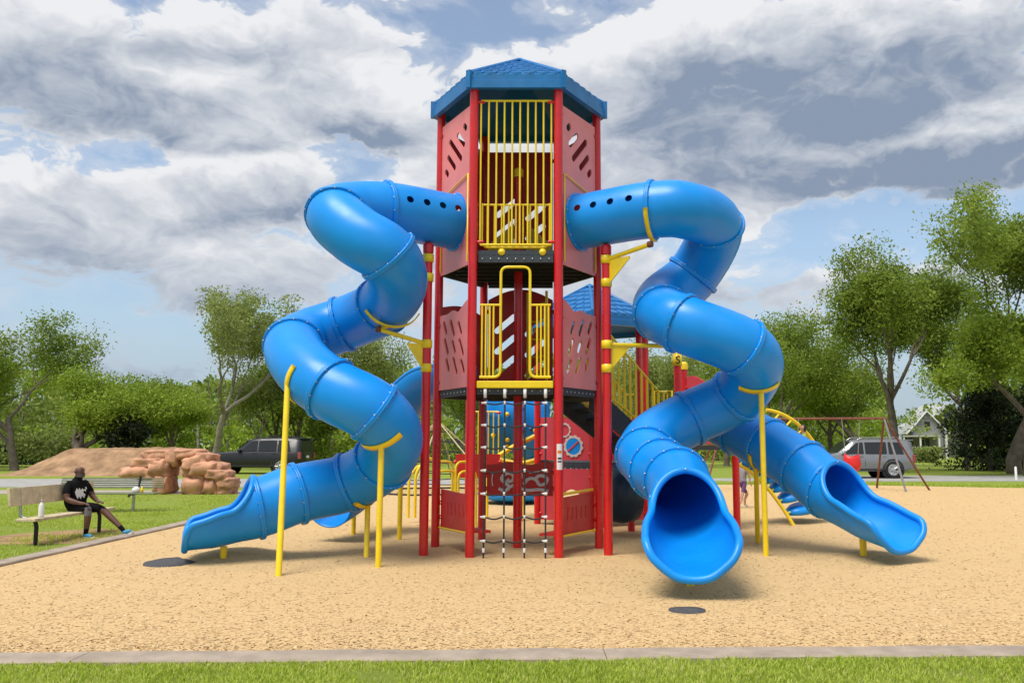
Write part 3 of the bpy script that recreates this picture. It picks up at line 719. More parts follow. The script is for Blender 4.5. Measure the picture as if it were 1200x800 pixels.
# inner guard at the upper deck: rounded bottom loop
g = loop_rail(rounded([(xl+.12, yf+.05, 4.95), (xl+.12, yf+.05, 4.31), (xr-.12, yf+.05, 4.31), (xr-.12, yf+.05, 4.95)], .12), .02, 'guard_loop')
loop_rail([(xl+.12, yf+.05, 4.93), (xr-.12, yf+.05, 4.93)], .015, 'rail', g)
for i in range(9): loop_rail([(lerp(xl+.2, xr-.2, i/8), yf+.05, 4.32), (lerp(xl+.2, xr-.2, i/8), yf+.05, 4.92)], .013, 'bar', g)
for x in (HC.x-.2, HC.x+.38): part(MB().lathe((x, yf+.02, 4.24), [(.001, -.03), (.05, -.02), (.055, .02), (.001, .03)], 12, (0, 1, 0)), 'foot_plate', 'yellow', g)
for sgn in (-1, 1):
    b = MB().plate([[(.10*sgn, 0), (.52*sgn, 0), (.52*sgn, .42), (.10*sgn, .78)][::sgn]], (HC.x, 13.75, 4.30), (1, 0, 0), (0, 0, 1), .02)
    part(b, 'inner_panel', 'yellow')
# lower opening: barrier halves with a tall hoop between
hx0, hx1 = HC.x-.205, HC.x+.205
hp = loop_rail(rounded([(xl+.11, yf, 2.47), (hx0, yf, 2.47), (hx0, yf, 4.02), (hx1, yf, 4.02), (hx1, yf, 2.47), (xr-.11, yf, 2.47)], .10), .02, 'entry_hoop')
for x0, x1 in ((xl+.11, hx0), (hx1, xr-.11)):
    loop_rail([(x0, yf, 3.48), (x1, yf, 3.48)], .017, 'rail', hp)
    e = xl+.13 if x0 < HC.x else xr-.13
    for i in range(4):
        x = lerp(x0+.03, x1-.10, i/3) if x0 < HC.x else lerp(x0+.10, x1-.03, i/3)
        loop_rail([(x, yf, 2.48), (x, yf, 3.48)], .0135, 'bar', hp)
# ladder to the upper deck
ld = loop_rail([(HC.x+.13, 13.75, Z1), (HC.x+.13, 13.75, 3.95)], .022, 'ladder')
loop_rail([(HC.x+.43, 13.6, Z1), (HC.x+.43, 13.6, 3.95)], .022, 'rail', ld)
for i in range(5): loop_rail([(HC.x+.13, 13.75, 2.65+.28*i), (HC.x+.28, 13.66, 2.62+.28*i), (HC.x+.43, 13.6, 2.65+.28*i)], .014, 'rung', ld)
# roofs
def roof(c, R, ze, za, a0, nc=6):
    h = hexc(c, R, a0); ap = V((c.x, c.y, za)); r1 = ze+.22
    b = MB(); rf = None
    vs = []; fs = []
    for k in range(6):
        p, q = h[k], h[(k+1) % 6]
        m = lambda t, z, s=1.: V((lerp(c.x, t.x, s), lerp(c.y, t.y, s), z))
    sec = [(1., ze), (1.0, ze+.11), (.985, ze+.12), (.985, r1-.015), (.97, r1), (.02, za-.02), (.0, za-.02)]
    n = len(sec)
    for s_, z in sec:
        for t in h: vs.append((lerp(c.x, t.x, max(s_, .002)), lerp(c.y, t.y, max(s_, .002)), z))
    for i in range(n-1):
        for k in range(6): fs.append((i*6+k, i*6+(k+1) % 6, (i+1)*6+(k+1) % 6, (i+1)*6+k))
    # soffit and inner side
    o = len(vs); sec2 = [(1., ze), (.93, ze), (.93, ze+.1), (.03, za-.12), (.001, za-.12)]
    for s_, z in sec2:
        for t in h: vs.append((lerp(c.x, t.x, s_), lerp(c.y, t.y, s_), z-.0005))
    for i in range(len(sec2)-1):
        for k in range(6): fs.append((o+i*6+k, o+(i+1)*6+k, o+(i+1)*6+(k+1) % 6, o+i*6+(k+1) % 6))
    rf = part(b.add(vs, fs), 'roof', 'roof_blue')
    for k in range(6):
        p, q = h[k], h[(k+1) % 6]
        E = lambda u, t, lift=0.: (lambda a, bb: a.lerp(bb, u))(V((lerp(c.x, p.x, lerp(.97, .02, t)), lerp(c.y, p.y, lerp(.97, .02, t)), lerp(r1, za-.02, t)+lift)), V((lerp(c.x, q.x, lerp(.97, .02, t)), lerp(c.y, q.y, lerp(.97, .02, t)), lerp(r1, za-.02, t)+lift)))
        for i in range(nc):
            t0, t1 = i/nc*.94, (i+1)/nc*.94; cnt = max(1, round((nc+1)*(1-t0)))
            for j in range(cnt):
                g_ = .012; u0, u1 = max(.03, j/cnt+g_), min(.97, (j+1)/cnt-g_); um = (u0+u1)/2
                vs = [E(u0, t0-.004, .03), E(um, t0-.02, .036), E(u1, t0-.004, .03), E(u1, t1, .008), E(u0, t1, .008), E(u0, t0-.004, -.002), E(um, t0-.02, -.002), E(u1, t0-.004, -.002)]
                part(MB().add(vs, [(0, 1, 2, 3, 4), (0, 5, 6, 1), (1, 6, 7, 2), (2, 7, 3), (0, 4, 5)]), 'shingle', 'roof_blue', rf)
        e0 = V((lerp(c.x, p.x, .975), lerp(c.y, p.y, .975), r1+.01)); part(MB().tube([e0, V((c.x, c.y, za+.01))], [.04, .03], 8), 'hip_ridge', 'roof_blue', rf)
        part(MB().box((lerp(c.x, p.x, .99), lerp(c.y, p.y, .99), ze+.125), (.07, .07, .26), Matrix.Rotation(radians(a0+60*k), 3, 'Z')), 'corner_cap', 'roof_blue', rf)
    part(MB().lathe((c.x, c.y, za-.03), [(.10, 0), (.07, .04), (.001, .06)], 12), 'finial', 'roof_blue', rf)
    return rf
roof(HC, 1.355, ZE, ZA, 0)

# ------------------------------------------------------------------ tube slides
RT = .40
def frames(pts):
    n = len(pts); T = [(pts[min(i+1, n-1)]-pts[max(i-1, 0)]).normalized() for i in range(n)]
    out = []
    for t in T:                                     # right-hand side stays level: 'down' is always underneath
        side_ = t.cross(V((0, 0, 1)))
        side_ = side_.normalized() if side_.length > 1e-3 else V((1, 0, 0)); out.append((t, side_, side_.cross(t).normalized()))
    return out
def slide(label, ctrl, seams, chute_end, chute_len_split, holes_on_first=True, r=RT, lip_r=.452, name='tube_slide'):
    """ctrl: centre-line points; seams: indices of ctrl where sections are bolted; last ctrl = mouth; chute_end: centre at the lip"""
    per = 10; full = spline(ctrl + [chute_end], per)
    root = None; bolts = MB()
    SEG = 40
    def ring_pts(i, rad, fr): 
        t, s_, u = fr; return [full[i] + (s_*cos(2*pi*k/SEG) + u*sin(2*pi*k/SEG))*rad for k in range(SEG)]
    FR = frames(full); mouth = (len(ctrl)-1)*per
    segs = [s_*per for s_ in seams]
    if segs[-1] != mouth: segs.append(mouth)
    parts = []
    for si, (i0, i1) in enumerate(zip(segs, segs[1:])):
        pts = full[i0:i1+1]; frs = FR[i0:i1+1]; sg = SEG
        if si == 0 and holes_on_first: pts = resample(pts, 46); frs = frames(pts); sg = 120
        vs = []; fs = []
        for p_, (t, s_, u) in zip(pts, frs): vs += [p_ + (s_*cos(2*pi*k/sg) + u*sin(2*pi*k/sg))*r for k in range(sg)]
        hc = []
        if si == 0 and holes_on_first:
            for f in (.16, .39, .61, .83):
                idx = f*(len(pts)-1); p_ = pts[int(idx)]; t, s_, u = frs[int(idx)]
                for e in (1, -1): hc.append(p_ + s_*e*r*.985 + u*.10)
        dead = set()
        for j in range(len(pts)-1):
            for k in range(sg):
                k2 = (k+1) % sg; q = (j*sg+k, j*sg+k2, (j+1)*sg+k2, (j+1)*sg+k)
                cc = (vs[q[0]]+vs[q[1]]+vs[q[2]]+vs[q[3]])/4
                hit = next((h for h in hc if (cc-h).length < .052), None)
                if hit is not None: dead.update((x, tuple(hit)) for x in q); continue
                fs.append(q)
        for x, h in dead:
            h = V(h); dlt = vs[x]-h
            if dlt.length > .03: vs[x] = h + dlt.normalized()*.052
        b = MB().add(vs, fs, True)
        if root is None: root = part(b, name, 'blue'); root['label'] = label
        else: part(b, 'section', 'blue', root)
    for i in segs:
        t, s_, u = FR[i]; c = full[i]; vs = []; fs = []
        prof = [(-.03, r+.001), (-.03, r+.028), (-.024, r+.034), (-.004, r+.034), (0, r+.030), (.004, r+.034), (.024, r+.034), (.03, r+.028), (.03, r+.001)]
        for (o_, rad) in prof: vs += [c + t*o_ + (s_*cos(2*pi*k/SEG)+u*sin(2*pi*k/SEG))*rad for k in range(SEG)]
        for a in range(len(prof)-1):
            for k in range(SEG): fs.append((a*SEG+k, a*SEG+(k+1) % SEG, (a+1)*SEG+(k+1) % SEG, (a+1)*SEG+k))
        part(MB().add(vs, fs, True), 'flange', 'blue', root)
        for k in range(14):
            a = 2*pi*(k+.5)/14; dd = s_*cos(a)+u*sin(a)
            for e in (-1, 1): bolts.lathe(c + t*e*.03 + dd*(r+.018), [(.013, 0), (.010, .008), (.001, .010)], 6, t*e)
    kind(part(bolts, 'bolt_heads', 'steel', root), 'stuff')
    # exit chute: the tube opens into a trough with a rolled rim
    n = 56; base_ = resample([p_ for p_ in full[mouth:]], 200); SS = [(i/(n-1))**1.5 for i in range(n)]; pts = [base_[int(q*199)].lerp(base_[min(199, int(q*199)+1)], q*199-int(q*199)) for q in SS]; frs = frames(pts); K = 36; vs = []; fs = []
    cs = chute_len_split
    def half(s):
        if s < cs: return math.acos(max(-1, -1 + .985*(1-(1-s/cs)**1.7)))
        if s < .86: return radians(lerp(90.9, 80, sstep(cs, .86, s)))
        q = (s-.86)/.14; return radians(lerp(80, 26, 1-sqrt(max(0, 1-q*q))))
    edge = [[], []]
    for i, (p_, (t, s_, u)) in enumerate(zip(pts, frs)):
        s = SS[i]; A = half(s); rr = lerp(r, lip_r, sstep(.2, .66, s))
        flat = .10*sstep(.2, .8, s)
        for k in range(K+1):
            a = lerp(-A, A, k/K); rad = rr*(1 + flat*(abs(sin(a))**1)*.6 - flat*.35*(cos(a) if cos(a) > 0 else 0))
            q = p_ + s_*sin(a)*rad - u*cos(a)*rad; vs.append(q)
            if k == 0: edge[0].append(q)
            if k == K: edge[1].append(q)
    for i in range(n-1):
        for k in range(K): fs.append((i*(K+1)+k, i*(K+1)+k+1, (i+1)*(K+1)+k+1, (i+1)*(K+1)+k))
    ch = part(MB().add(vs, fs, True), 'exit_chute', 'blue', root)
    so = ch.modifiers.new('shell', 'SOLIDIFY'); so.thickness = .012; so.offset = 0
    last = [vs[(n-1)*(K+1)+k] for k in range(K+1)]
    path = edge[0] + last[2:-2:3] + edge[1][::-1]
    path = resample([V(q) for q in path], 120)
    for _ in range(3): path = [path[0]] + [(path[i-1]+path[i]*2+path[i+1])/4 for i in range(1, len(path)-1)] + [path[-1]]
    path = [path[0]] + path[1:-1] + [path[-1]]
    part(MB().tube(path, .042, 12), 'rim', 'blue', root)
    # moulded foot below the trough
    i = min(range(n), key=lambda k: abs(SS[k]-.45)); t, s_, u = frs[i]; c = pts[i]; f = c; part(MB().tube([(f.x, f.y, -.1), (f.x, f.y, vs[i*(K+1)+K//2].z - .022)], .045, 12), 'foot_post', 'yellow', root)
    return root, full, FR, per
# slide that opens towards the front kerb
mF = (HX[5]+HX[0])/2; nF = V((.866, -.5, 0)); e0 = V((mF.x, mF.y, 4.80))
CR = [e0, P(765, 246, 12.02), P(800, 246, 11.95), P(838, 266, 12.45), P(812, 322, 13.0), P(777, 352, 12.75), P(776, 367, 12.3), P(799, 379, 11.85), P(870, 407, 11.8), P(884, 428, 12.1), P(862, 464, 12.7), P(808, 490, 12.85),
      P(768, 513, 12.6), P(757, 533, 12.1), P(772, 549, 11.6), P(792, 562, 11.05), P(803, 590, 10.3)]
LR_end = P(812, 620, 8.72); LR_end.z = .655
sl1, full1, FR1, per1 = slide('winding blue tube slide whose open mouth points at the front kerb', CR, [0, 1, 3, 4, 6, 7, 8, 10, 11, 13, 14, 15, 16], LR_end, .32)
mL = (HX[3]+HX[4])/2; e1 = V((mL.x, mL.y, 4.80))
CL = [e1, P(452, 247, 11.95), P(418, 247, 11.75), P(395, 253, 11.45), P(418, 276, 11.2), P(455, 300, 11.2), P(466, 330, 11.6), P(448, 359, 12.25), P(402, 380, 12.7), P(362, 394, 12.5), P(345, 406, 12.05), P(356, 430, 11.55), P(388, 456, 11.2), P(438, 482, 11.15), P(459, 508, 11.45),
      P(449, 540, 12.0), P(408, 565, 12.35), P(349, 578, 12.05), P(302, 594, 11.8)]
LL_end = P(214, 615, 11.45); LL_end.z = .625
sl2, full2, FR2, per2 = slide('winding blue tube slide whose chute points at the man on the bench', CL, [0, 1, 3, 5, 7, 8, 10, 12, 13, 15, 16, 17, 18], LL_end, .40)
CT = [P(832, 486, 14.35), P(866, 503, 13.85), P(899, 521, 13.35), P(941, 548, 12.75), P(972, 573, 12.3)]
LT_end = P(1063, 625, 11.15); LT_end.z = .625
sl3, full3, FR3, per3 = slide('straight blue tube slide sloping down towards the swing set side', CT, [0, 1, 2, 3, 4], LT_end, .38, holes_on_first=False)
# open blue slide behind, from the lower deck
def trough(label, ctrl):
    pts = spline(ctrl, 8); frs = frames(pts); vs = []; fs = []; K = 20; n = len(pts)
    for p_, (t, s_, u) in zip(pts, frs):
        for k in range(K+1):
            a = radians(lerp(-100, 100, k/K)); vs.append(p_ + s_*sin(a)*.36 - u*cos(a)*.34)
    for i in range(n-1):
        for k in range(K): fs.append((i*(K+1)+k, i*(K+1)+k+1, (i+1)*(K+1)+k+1, (i+1)*(K+1)+k))
    root = part(MB().add(vs, fs, True), 'open_slide', 'blue'); root['label'] = label
    so = root.modifiers.new('shell', 'SOLIDIFY'); so.thickness = .02
    for k in (0, K): part(MB().tube([vs[i*(K+1)+k] for i in range(n)], .035, 10), 'rim', 'blue', root)
    return root
mB = (HX[2]+HX[3])/2
osl = trough('open blue slide curving down behind the winding tube', [V((mB.x, mB.y, 2.72)), V((-2.0, 14.05, 2.62)), V((-2.5, 14.5, 2.2)), V((-2.72, 15.2, 1.7)), V((-2.95, 15.6, 1.3)), V((-3.15, 15.1, .98)), V((-3.3, 14.4, .74)), V((-3.45, 13.75, .60))])
def ysup(g, z1, name='support_post', parent=None, r=.042): return part(MB().tube([(g.x, g.y, -.15), (g.x, g.y, z1)], r, 12), name, 'yellow', parent or PS)
def cradle(c, rad, a0, a1, ax, parent, wdt=.05):         # strap bent round the underside of a tube
    t = V(ax).normalized(); s_ = t.cross(V((0, 0, 1))).normalized(); u = s_.cross(t); vs = []; fs = []; K = 14
    for i in range(K+1):
        a = radians(lerp(a0, a1, i/K)); dd = s_*sin(a)-u*cos(a)
        for (o_, rr) in ((-wdt, rad), (wdt, rad), (wdt, rad+.016), (-wdt, rad+.016)): vs.append(c + t*o_ + dd*rr)
    for i in range(K):
        for k in range(4): fs.append((i*4+k, i*4+(k+1) % 4, (i+1)*4+(k+1) % 4, (i+1)*4+k))
    fs += [(0, 1, 2, 3), (K*4+3, K*4+2, K*4+1, K*4)]
    part(MB().add(vs, fs, True), 'strap', 'yellow', parent)
def near_path(full, FR, g, zmin, zmax):
    best = min((i for i in range(len(full)) if zmin < full[i].z < zmax), key=lambda i: (full[i].x-g.x)**2 + (full[i].y-g.y)**2); return full[best], FR[best][0]
for (px, py, tx, ty), full, FR, zr, par in (((326, 677, 337, 452), full2, FR2, (2.4, 3.2), sl2), ((443, 669, 447, 521), full2, FR2, (1.2, 2.2), sl2), ((429, 656, 431, 592), full2, FR2, (.8, 1.4), sl2),
                             ((898, 658, 892, 461), full1, FR1, (2.2, 3.0), sl1), ((888, 637, 886, 548), full3, FR3, (1.2, 1.9), sl3)):
    g = G(px, py); best = None
    for i in range(len(full)):
        if not zr[0] < full[i].z < zr[1]: continue
        for o_ in (-.36, -.25, -.12, 0):
            tp = P(tx, ty, full[i].y+o_); d = tp-full[i]; e_ = abs(d.length-RT) + 1.5*abs(d.dot(FR[i][0])) + .2*abs(tp.y-g.y)
            if best is None or e_ < best[0]: best = (e_, tp, full[i], FR[i][0])
    _, tp, c, t = best; d = tp-c; d -= t*d.dot(t); s_ = t.cross(V((0, 0, 1))).normalized(); u = s_.cross(t); am = math.degrees(atan2(d.dot(s_), -d.dot(u)))
    part(MB().tube([(g.x, g.y, -.15), tp], .037, 12), 'support_post', 'yellow', par); cradle(c, RT+.004, am-42, am+42, t, par, .04)
    part(MB().tube([tp - V((0, 0, .02)), c + d.normalized()*(RT+.01)], .03, 8), 'bracket', 'yellow', par)
for g, z in ((G(468, 634), 1.3), (G(414, 627), .85), (G(396, 618), .4)): ysup(g, z, parent=osl, r=.038)
# yellow hanger brackets from the two short posts to the tubes
def hanger(pst, z, full, FR, i, gus, a0, a1, z_end=None):
    c, t = full[i], FR[i][0]; end = V((c.x, c.y, z if z_end is None else z_end)); side_ = t.cross(V((0, 0, 1))).normalized()
    if side_.y > 0: side_ = -side_
    end = end + side_*.18; dh = V((end.x-pst.x, end.y-pst.y, 0)).normalized()
    o = part(MB().tube([V((pst.x, pst.y, z)), end], .032, 10), 'hanger', 'yellow')
    part(MB().plate([[(.05, -.34), (.07, -.34), (gus, -.03), (gus, .0), (.05, .0)]], V((pst.x, pst.y, z)), dh, (0, 0, 1), .02), 'gusset', 'yellow', o)
    for zz in (z, z-.34): part(MB().lathe((pst.x, pst.y, zz-.06), [(.066, 0), (.078, .005), (.078, .115), (.066, .12)], 16), 'collar', 'yellow', o)
    part(MB().lathe(end - dh*.03, [(.001, 0), (.045, 0), (.045, .06), (.001, .06)], 12, dh), 'end_knob', 'rust', o)
    part(MB().tube([end, end.lerp(c, .5) if (end-c).length > 2*RT else c - V((0, 0, RT))], .022, 8), 'stay', 'yellow', o); cradle(c, RT+.038, a0, a1, t, o, .03)
hanger(PH, 4.18, full1, FR1, 10, .40, -20, 80, 4.30); hanger(PH, 2.95, full1, FR1, 55, .34, -60, 0, 2.95)
hanger(PA, 2.95, full2, FR2, 66, .28, -60, 60, 3.12); 
for zz in (4.18, 3.9): part(MB().lathe((PA.x, PA.y, zz-.06), [(.066, 0), (.082, .005), (.082, .115), (.066, .12)], 16), 'collar', 'yellow')

# ------------------------------------------------------------------ ground level of the tower
# rope net on the front face
nx = [HX[4].x + f*S for f in (.16, .385, .615, .85)]; yN = HX[4].y - .02
net = part(MB().tube([(nx[0], yN, Z1-.12), (nx[0], yN-.03, 1.2), (nx[0], yN-.08, -.1)], .012, 8), 'rope_net', 'rope')
for x in nx[1:]: part(MB().tube([(x, yN, Z1-.12), (x, yN-.03, 1.2), (x, yN-.08, -.1)], .012, 8), 'rope', 'rope', net)
for i, py in enumerate((472, 498, 524, 551, 578, 605, 633)):
    z = P(600, py, yN).z; yy = yN - .08*(1-z/2.3)
    for a, b_ in zip(nx, nx[1:]):
        part(MB().tube(spline([(a, yy, z), ((a+b_)/2, yy-.01, z-.022-.008*(i % 2)), (b_, yy, z+.004)], 5), .011, 8), 'rope', 'rope', net)
    for j, x in enumerate(nx):
        part(MB().lathe((x, yy, z), [(.001, -.024), (.017, -.02), (.018, .016), (.012, .024), (.001, .024)] if j not in (0, 3) else [(.001, -.05), (.013, -.05), (.016, -.01), (.022, -.005), (.022, .02), (.001, .03)], 8, (1, 0, 0) if j in (0, 3) else (0, 0, 1)), 'clamp', 'white', net)
for x in nx: part(MB().lathe((x, yN-.0, Z1-.22), [(.001, 0), (.022, 0), (.024, .12), (.001, .12)], 8), 'shackle', 'white', net); part(MB().lathe((x, yN-.075, .10), [(.018, 0), (.02, .05), (.014, .06)], 8), 'ferrule', 'white', net)
# small seats between the posts
def seat(A, B, z, flip):
    d = (B-A).normalized(); nr = V((d.y, -d.x, 0)); L = (B-A).length
    o = panel(A, B, z+.02, z+.50, 'panel_dark', [(.28+.11*i, z+.28, .16, .012, radians(86 if flip else 94)) for i in range(5)], lambda t: .05*(t if flip else 1-t), off=-.06, nm='bench_back')
    q = lambda u, e, zz: V((A.x, A.y, 0)) + d*u*L + nr*e + V((0, 0, zz))
    b = MB(); 
    vs = [q(.07, -.36, z-.02), q(.93, -.36, z-.02), q(.95, -.05, z), q(.05, -.05, z), q(.07, -.36, z+.02), q(.93, -.36, z+.02), q(.95, -.05, z+.04), q(.05, -.05, z+.04)]
    part(b.add(vs, [(3, 2, 1, 0), (4, 5, 6, 7), (0, 1, 5, 4), (1, 2, 6, 5), (2, 3, 7, 6), (3, 0, 4, 7)]), 'bench_seat', 'panel_dark', o)
    part(MB().tube([q(.06, -.03, z-.01), q(.94, -.03, z-.01)], .016, 8), 'bench_edge', 'yellow', o)
    if flip: part(MB().tube([q(.07, -.06, z+.55), q(.93, -.06, z+.58)], .02, 8), 'top_rail', 'yellow', o)
seat(HX[5], HX[0], .30, True); seat(HX[3], HX[4], .34, False)
# maze panel at the back of the tower foot
mz = panel(HX[1], HX[2], .72, 1.24, 'panel_dark', off=-.0, nm='maze_panel', top=lambda t: .025*sin(t*12))
def squig(pts, r=.03):
    Q = [V((HX[2].x + u*S, HX[2].y - .016, z)) for u, z in pts]; part(MB().tube(spline(Q, 6), r, 6), 'maze_track', 'white', mz)
squig([(.22, .84), (.30, .80), (.36, .86), (.31, .93), (.26, .99), (.31, 1.07), (.39, 1.07), (.42, 1.0), (.37, .95), (.33, .99)])
squig([(.36, .86), (.43, .90), (.47, .97), (.52, 1.03), (.50, 1.10), (.44, 1.11)])
squig([(.55, .90), (.60, .98), (.66, 1.0), (.72, .97), (.76, .90), (.84, .92), (.86, 1.0), (.80, 1.04), (.74, 1.03), (.70, .98)])
squig([(.50, .84), (.60, .81), (.75, .82), (.88, .80)]); squig([(.62, 1.08), (.70, 1.10), (.80, 1.11), (.88, 1.10)], .012); squig([(.14, .88), (.13, .98), (.14, 1.08)], .01)
# wear mats below the slide mouths lie free on the chips
def mat_disc(g, rx, ry, label):
    b = MB(); vs = [(0, 0, .022)]; r = random.Random(g.x)
    n = 36
    for k in range(n): vs.append((rx*cos(2*pi*k/n)*(1+.12*noise.noise(V((cos(2*pi*k/n)*2, sin(2*pi*k/n)*2, g.x)))), ry*sin(2*pi*k/n)*(1+.12*noise.noise(V((cos(2*pi*k/n)*2, sin(2*pi*k/n)*2, g.x)))), .014))
    for k in range(n): vs.append((rx*1.05*cos(2*pi*k/n), ry*1.05*sin(2*pi*k/n), -.03))
    fs = [(0, 1+k, 1+(k+1) % n) for k in range(n)] + [(1+k, 1+n+k, 1+n+(k+1) % n, 1+(k+1) % n) for k in range(n)]
    o = b.add(vs, fs, True).build('wear_mat', 'rubbermat'); o.location = (g.x, g.y, chip_z(g.x, g.y)); tag(o, label, 'mat', 'rubber wear mats')
mat_disc(G(204, 661), .34, .42, 'dark rubber mat half buried in chips by the chute pointing at the bench')
mat_disc(G(806, 719), .17, .14, 'dark rubber mat half buried in chips before the mouth pointing at the kerb')

# ------------------------------------------------------------------ rear decks, stairs and roof
C2 = V((.80, 17.5, 0)); H2 = hexc(C2, S, -90)
for p in H2: post(p.x, p.y, 4.05)
roof(C2, 1.42, 3.78, 4.75, -90)
deck(C2, S, 1.20, -90)
# front left and front right faces of the rear tower
gp = panel(H2[5], H2[0], 1.24, 2.05, 'panel_rose'); panel(H2[0], H2[1], 1.24, 2.05, 'panel_rose')
panel(H2[5], H2[0], .12, 1.08, 'panel_rose', nm='play_panel', holes=[(.62, .5, .2)]); panel(H2[0], H2[1], .12, 1.08, 'panel_rose', nm='play_panel')
def on_face(A, B, u, z, off): d = (B-A).normalized(); return V((A.x, A.y, z)) + d*(B-A).length*u + V((d.y, -d.x, 0))*off, V((d.y, -d.x, 0))
def gear(A, B, u, z, r, m):
    c, nr = on_face(A, B, u, z, .02); t = V((-nr.y, nr.x, 0)); L = [(r*(1 + .10*(1 if (k//2) % 2 else 0))*cos(2*pi*k/48), r*(1 + .10*(1 if (k//2) % 2 else 0))*sin(2*pi*k/48)) for k in range(48)]
    inner = [(r*.82*cos(-2*pi*k/24), r*.82*sin(-2*pi*k/24)) for k in range(24)]
    part(MB().plate([L, inner], c, t, (0, 0, 1), .02), 'gear', 'cream', gp)
    if m: part(MB().plate([inner[::-1]], c, t, (0, 0, 1), .012), 'gear_disc', m, gp); part(MB().box(c+nr*.012, (.03, .012, r*1.5), Matrix((t, nr, V((0, 0, 1)))).transposed() @ Matrix.Rotation(.9, 3, 'Y')), 'gear_arm', 'panel_rose', gp)
gear(H2[5], H2[0], .66, 1.50, .19, 'blue'); gear(H2[5], H2[0], .50, 1.80, .13, None)
panel(H2[4], H2[5], 1.24, 2.0, 'panel_rose')
part(MB().box(((H2[0].x+.02), H2[0].y+.30, 1.65), (.05, .05, .9)), 'trim_post', 'purple')
# stair from the lower deck to the side deck
s0 = (HX[0]+HX[1])/2; sd = V((.866, .5, 0)); sn = V((.5, -.866, 0)); s1 = s0 + sd*1.35; ZS = 1.52
def q3(a, e, z): return s0 + sd*a + sn*e + V((0, 0, z))
stp = None
for e in (-.42, .42):
    b = MB().plate([[(0, Z1-.02), (-.05, Z1-.34), (1.30, ZS-.36), (1.40, ZS-.30), (1.40, ZS-.02), (1.28, ZS-.02), (.1, Z1-.02)]], s0 + sn*e, sd, (0, 0, 1), .04)
    o = part(b, 'stairs' if stp is None else 'stringer', 'deck', PS if stp is None else stp); stp = stp or o
for i in range(5): z = lerp(Z1, ZS, (i+1)/6); part(MB().box(q3(.22*(i+.6), 0, z-.02), (.27, .80, .04), Matrix((sd, V((-sd.y, sd.x, 0)), V((0, 0, 1)))).transposed()), 'tread', 'deck', stp)
for e in (.45, -.45):
    rl = part(MB().tube([q3(.02, e, Z1+.85), q3(.30, e, Z1+.85), q3(1.25, e, ZS+.85), q3(1.40, e, ZS+.85)], .018, 8), 'stair_railing', 'yellow')
    part(MB().tube([q3(.02, e, Z1+.06), q3(1.38, e, ZS+.04)], .018, 8), 'rail', 'yellow', rl)
    for i in range(13):
        a = .05+.108*i; zb = lerp(Z1+.06, ZS+.04, a/1.38); zt = Z1+.85 if a < .3 else lerp(Z1+.85, ZS+.85, min(1, (a-.3)/.95)); part(MB().tube([q3(a, e, zb), q3(a, e, zt)], .02, 8), 'bar', 'yellow', rl)
    part(MB().plate([[(.02, Z1+.1), (.36, Z1-.12), (.36, Z1+.5), (.02, Z1+.8)]], s0 + sn*(e+.02), sd, (0, 0, 1), .012), 'guard_plate', 'yellow', rl) if e > 0 else None
# side deck with lettered posts
DQ = [G(740, 624), P(795, 500, 14.75), G(864, 622), P(803, 520, 16.9)]
DQ = [V((p.x, p.y, 0)) for p in DQ]
cd = sum(DQ, V())/4
b = MB().plate([[(p.x, p.y) for p in [cd + (q-cd)*1.0 for q in DQ]]], (0, 0, ZS-.04), (1, 0, 0), (0, 1, 0), .08); part(b, 'deck', 'deck')
for k, (p, z) in enumerate(zip(DQ, (ZS+.1, 3.05, ZS+.95, 3.08))):
    post(p.x, p.y, z, cap='yellow' if k in (1, 3) else None)
def letter(ch, loc, size, rot, m, nm, parent):
    cu = bpy.data.curves.new(nm, 'FONT'); cu.body = ch; cu.size = size; cu.extrude = .003; cu.align_x = 'CENTER'; cu.align_y = 'CENTER'
    o = bpy.data.objects.new('tmp', cu); C.objects.link(o); dg = bpy.context.evaluated_depsgraph_get(); me = bpy.data.meshes.new_from_object(o.evaluated_get(dg)); bpy.data.objects.remove(o)
    me.transform(Matrix.Translation(loc) @ Matrix.Rotation(rot, 4, 'Z') @ Matrix.Rotation(pi/2, 4, 'X')); me.materials.clear(); return link(nm, me, m, parent)
pS = DQ[1]
part(MB().lathe((pS.x, pS.y, 2.86), [(.064, 0), (.08, .005), (.08, .19), (.064, .195)], 16), 'letter_band', 'yellow'); letter('S', V((pS.x, pS.y-.083, 2.955)), .19, 0, 'black', 'letter', PS)
panel(DQ[1], DQ[2], ZS+.02, ZS+.78, 'panel_rose', top=lambda t: .06*sin(t*9)); panel(DQ[0], DQ[1], .2, ZS-.1, 'panel_rose', nm='play_panel', gap=.5)
panel(DQ[3], DQ[2], ZS+.02, ZS+1.25, 'panel_rose', top=lambda t: .08*sin(t*9))
gs = part(MB().tube([V((pS.x-.1, pS.y+.02, ZS+.1)), V((pS.x-.1, pS.y+.02, ZS+.92)), V((pS.x-.38, pS.y+.1, ZS+.92)), V((pS.x-.38, pS.y+.1, ZS+.1))], .02, 8), 'gate_loop', 'yellow')
for i in range(3): x = pS.x-.17-.07*i; part(MB().tube([(x, pS.y+.06, ZS+.1), (x, pS.y+.06, ZS+.91)], .013, 8), 'bar', 'yellow', gs)
# curved crawl tube low between tower and side deck (dark blue barrel)
b = MB(); c = V((1.20, 14.9, .72)); b.lathe(c, [(.0, -.32), (.30, -.30), (.46, -.22), (.50, 0), (.46, .22), (.30, .30), (.0, .32)], 28, (.9, .3, 0)); part(b, 'crawl_drum', mat('deep_blue_plastic', (.006, .03, .07), .4))
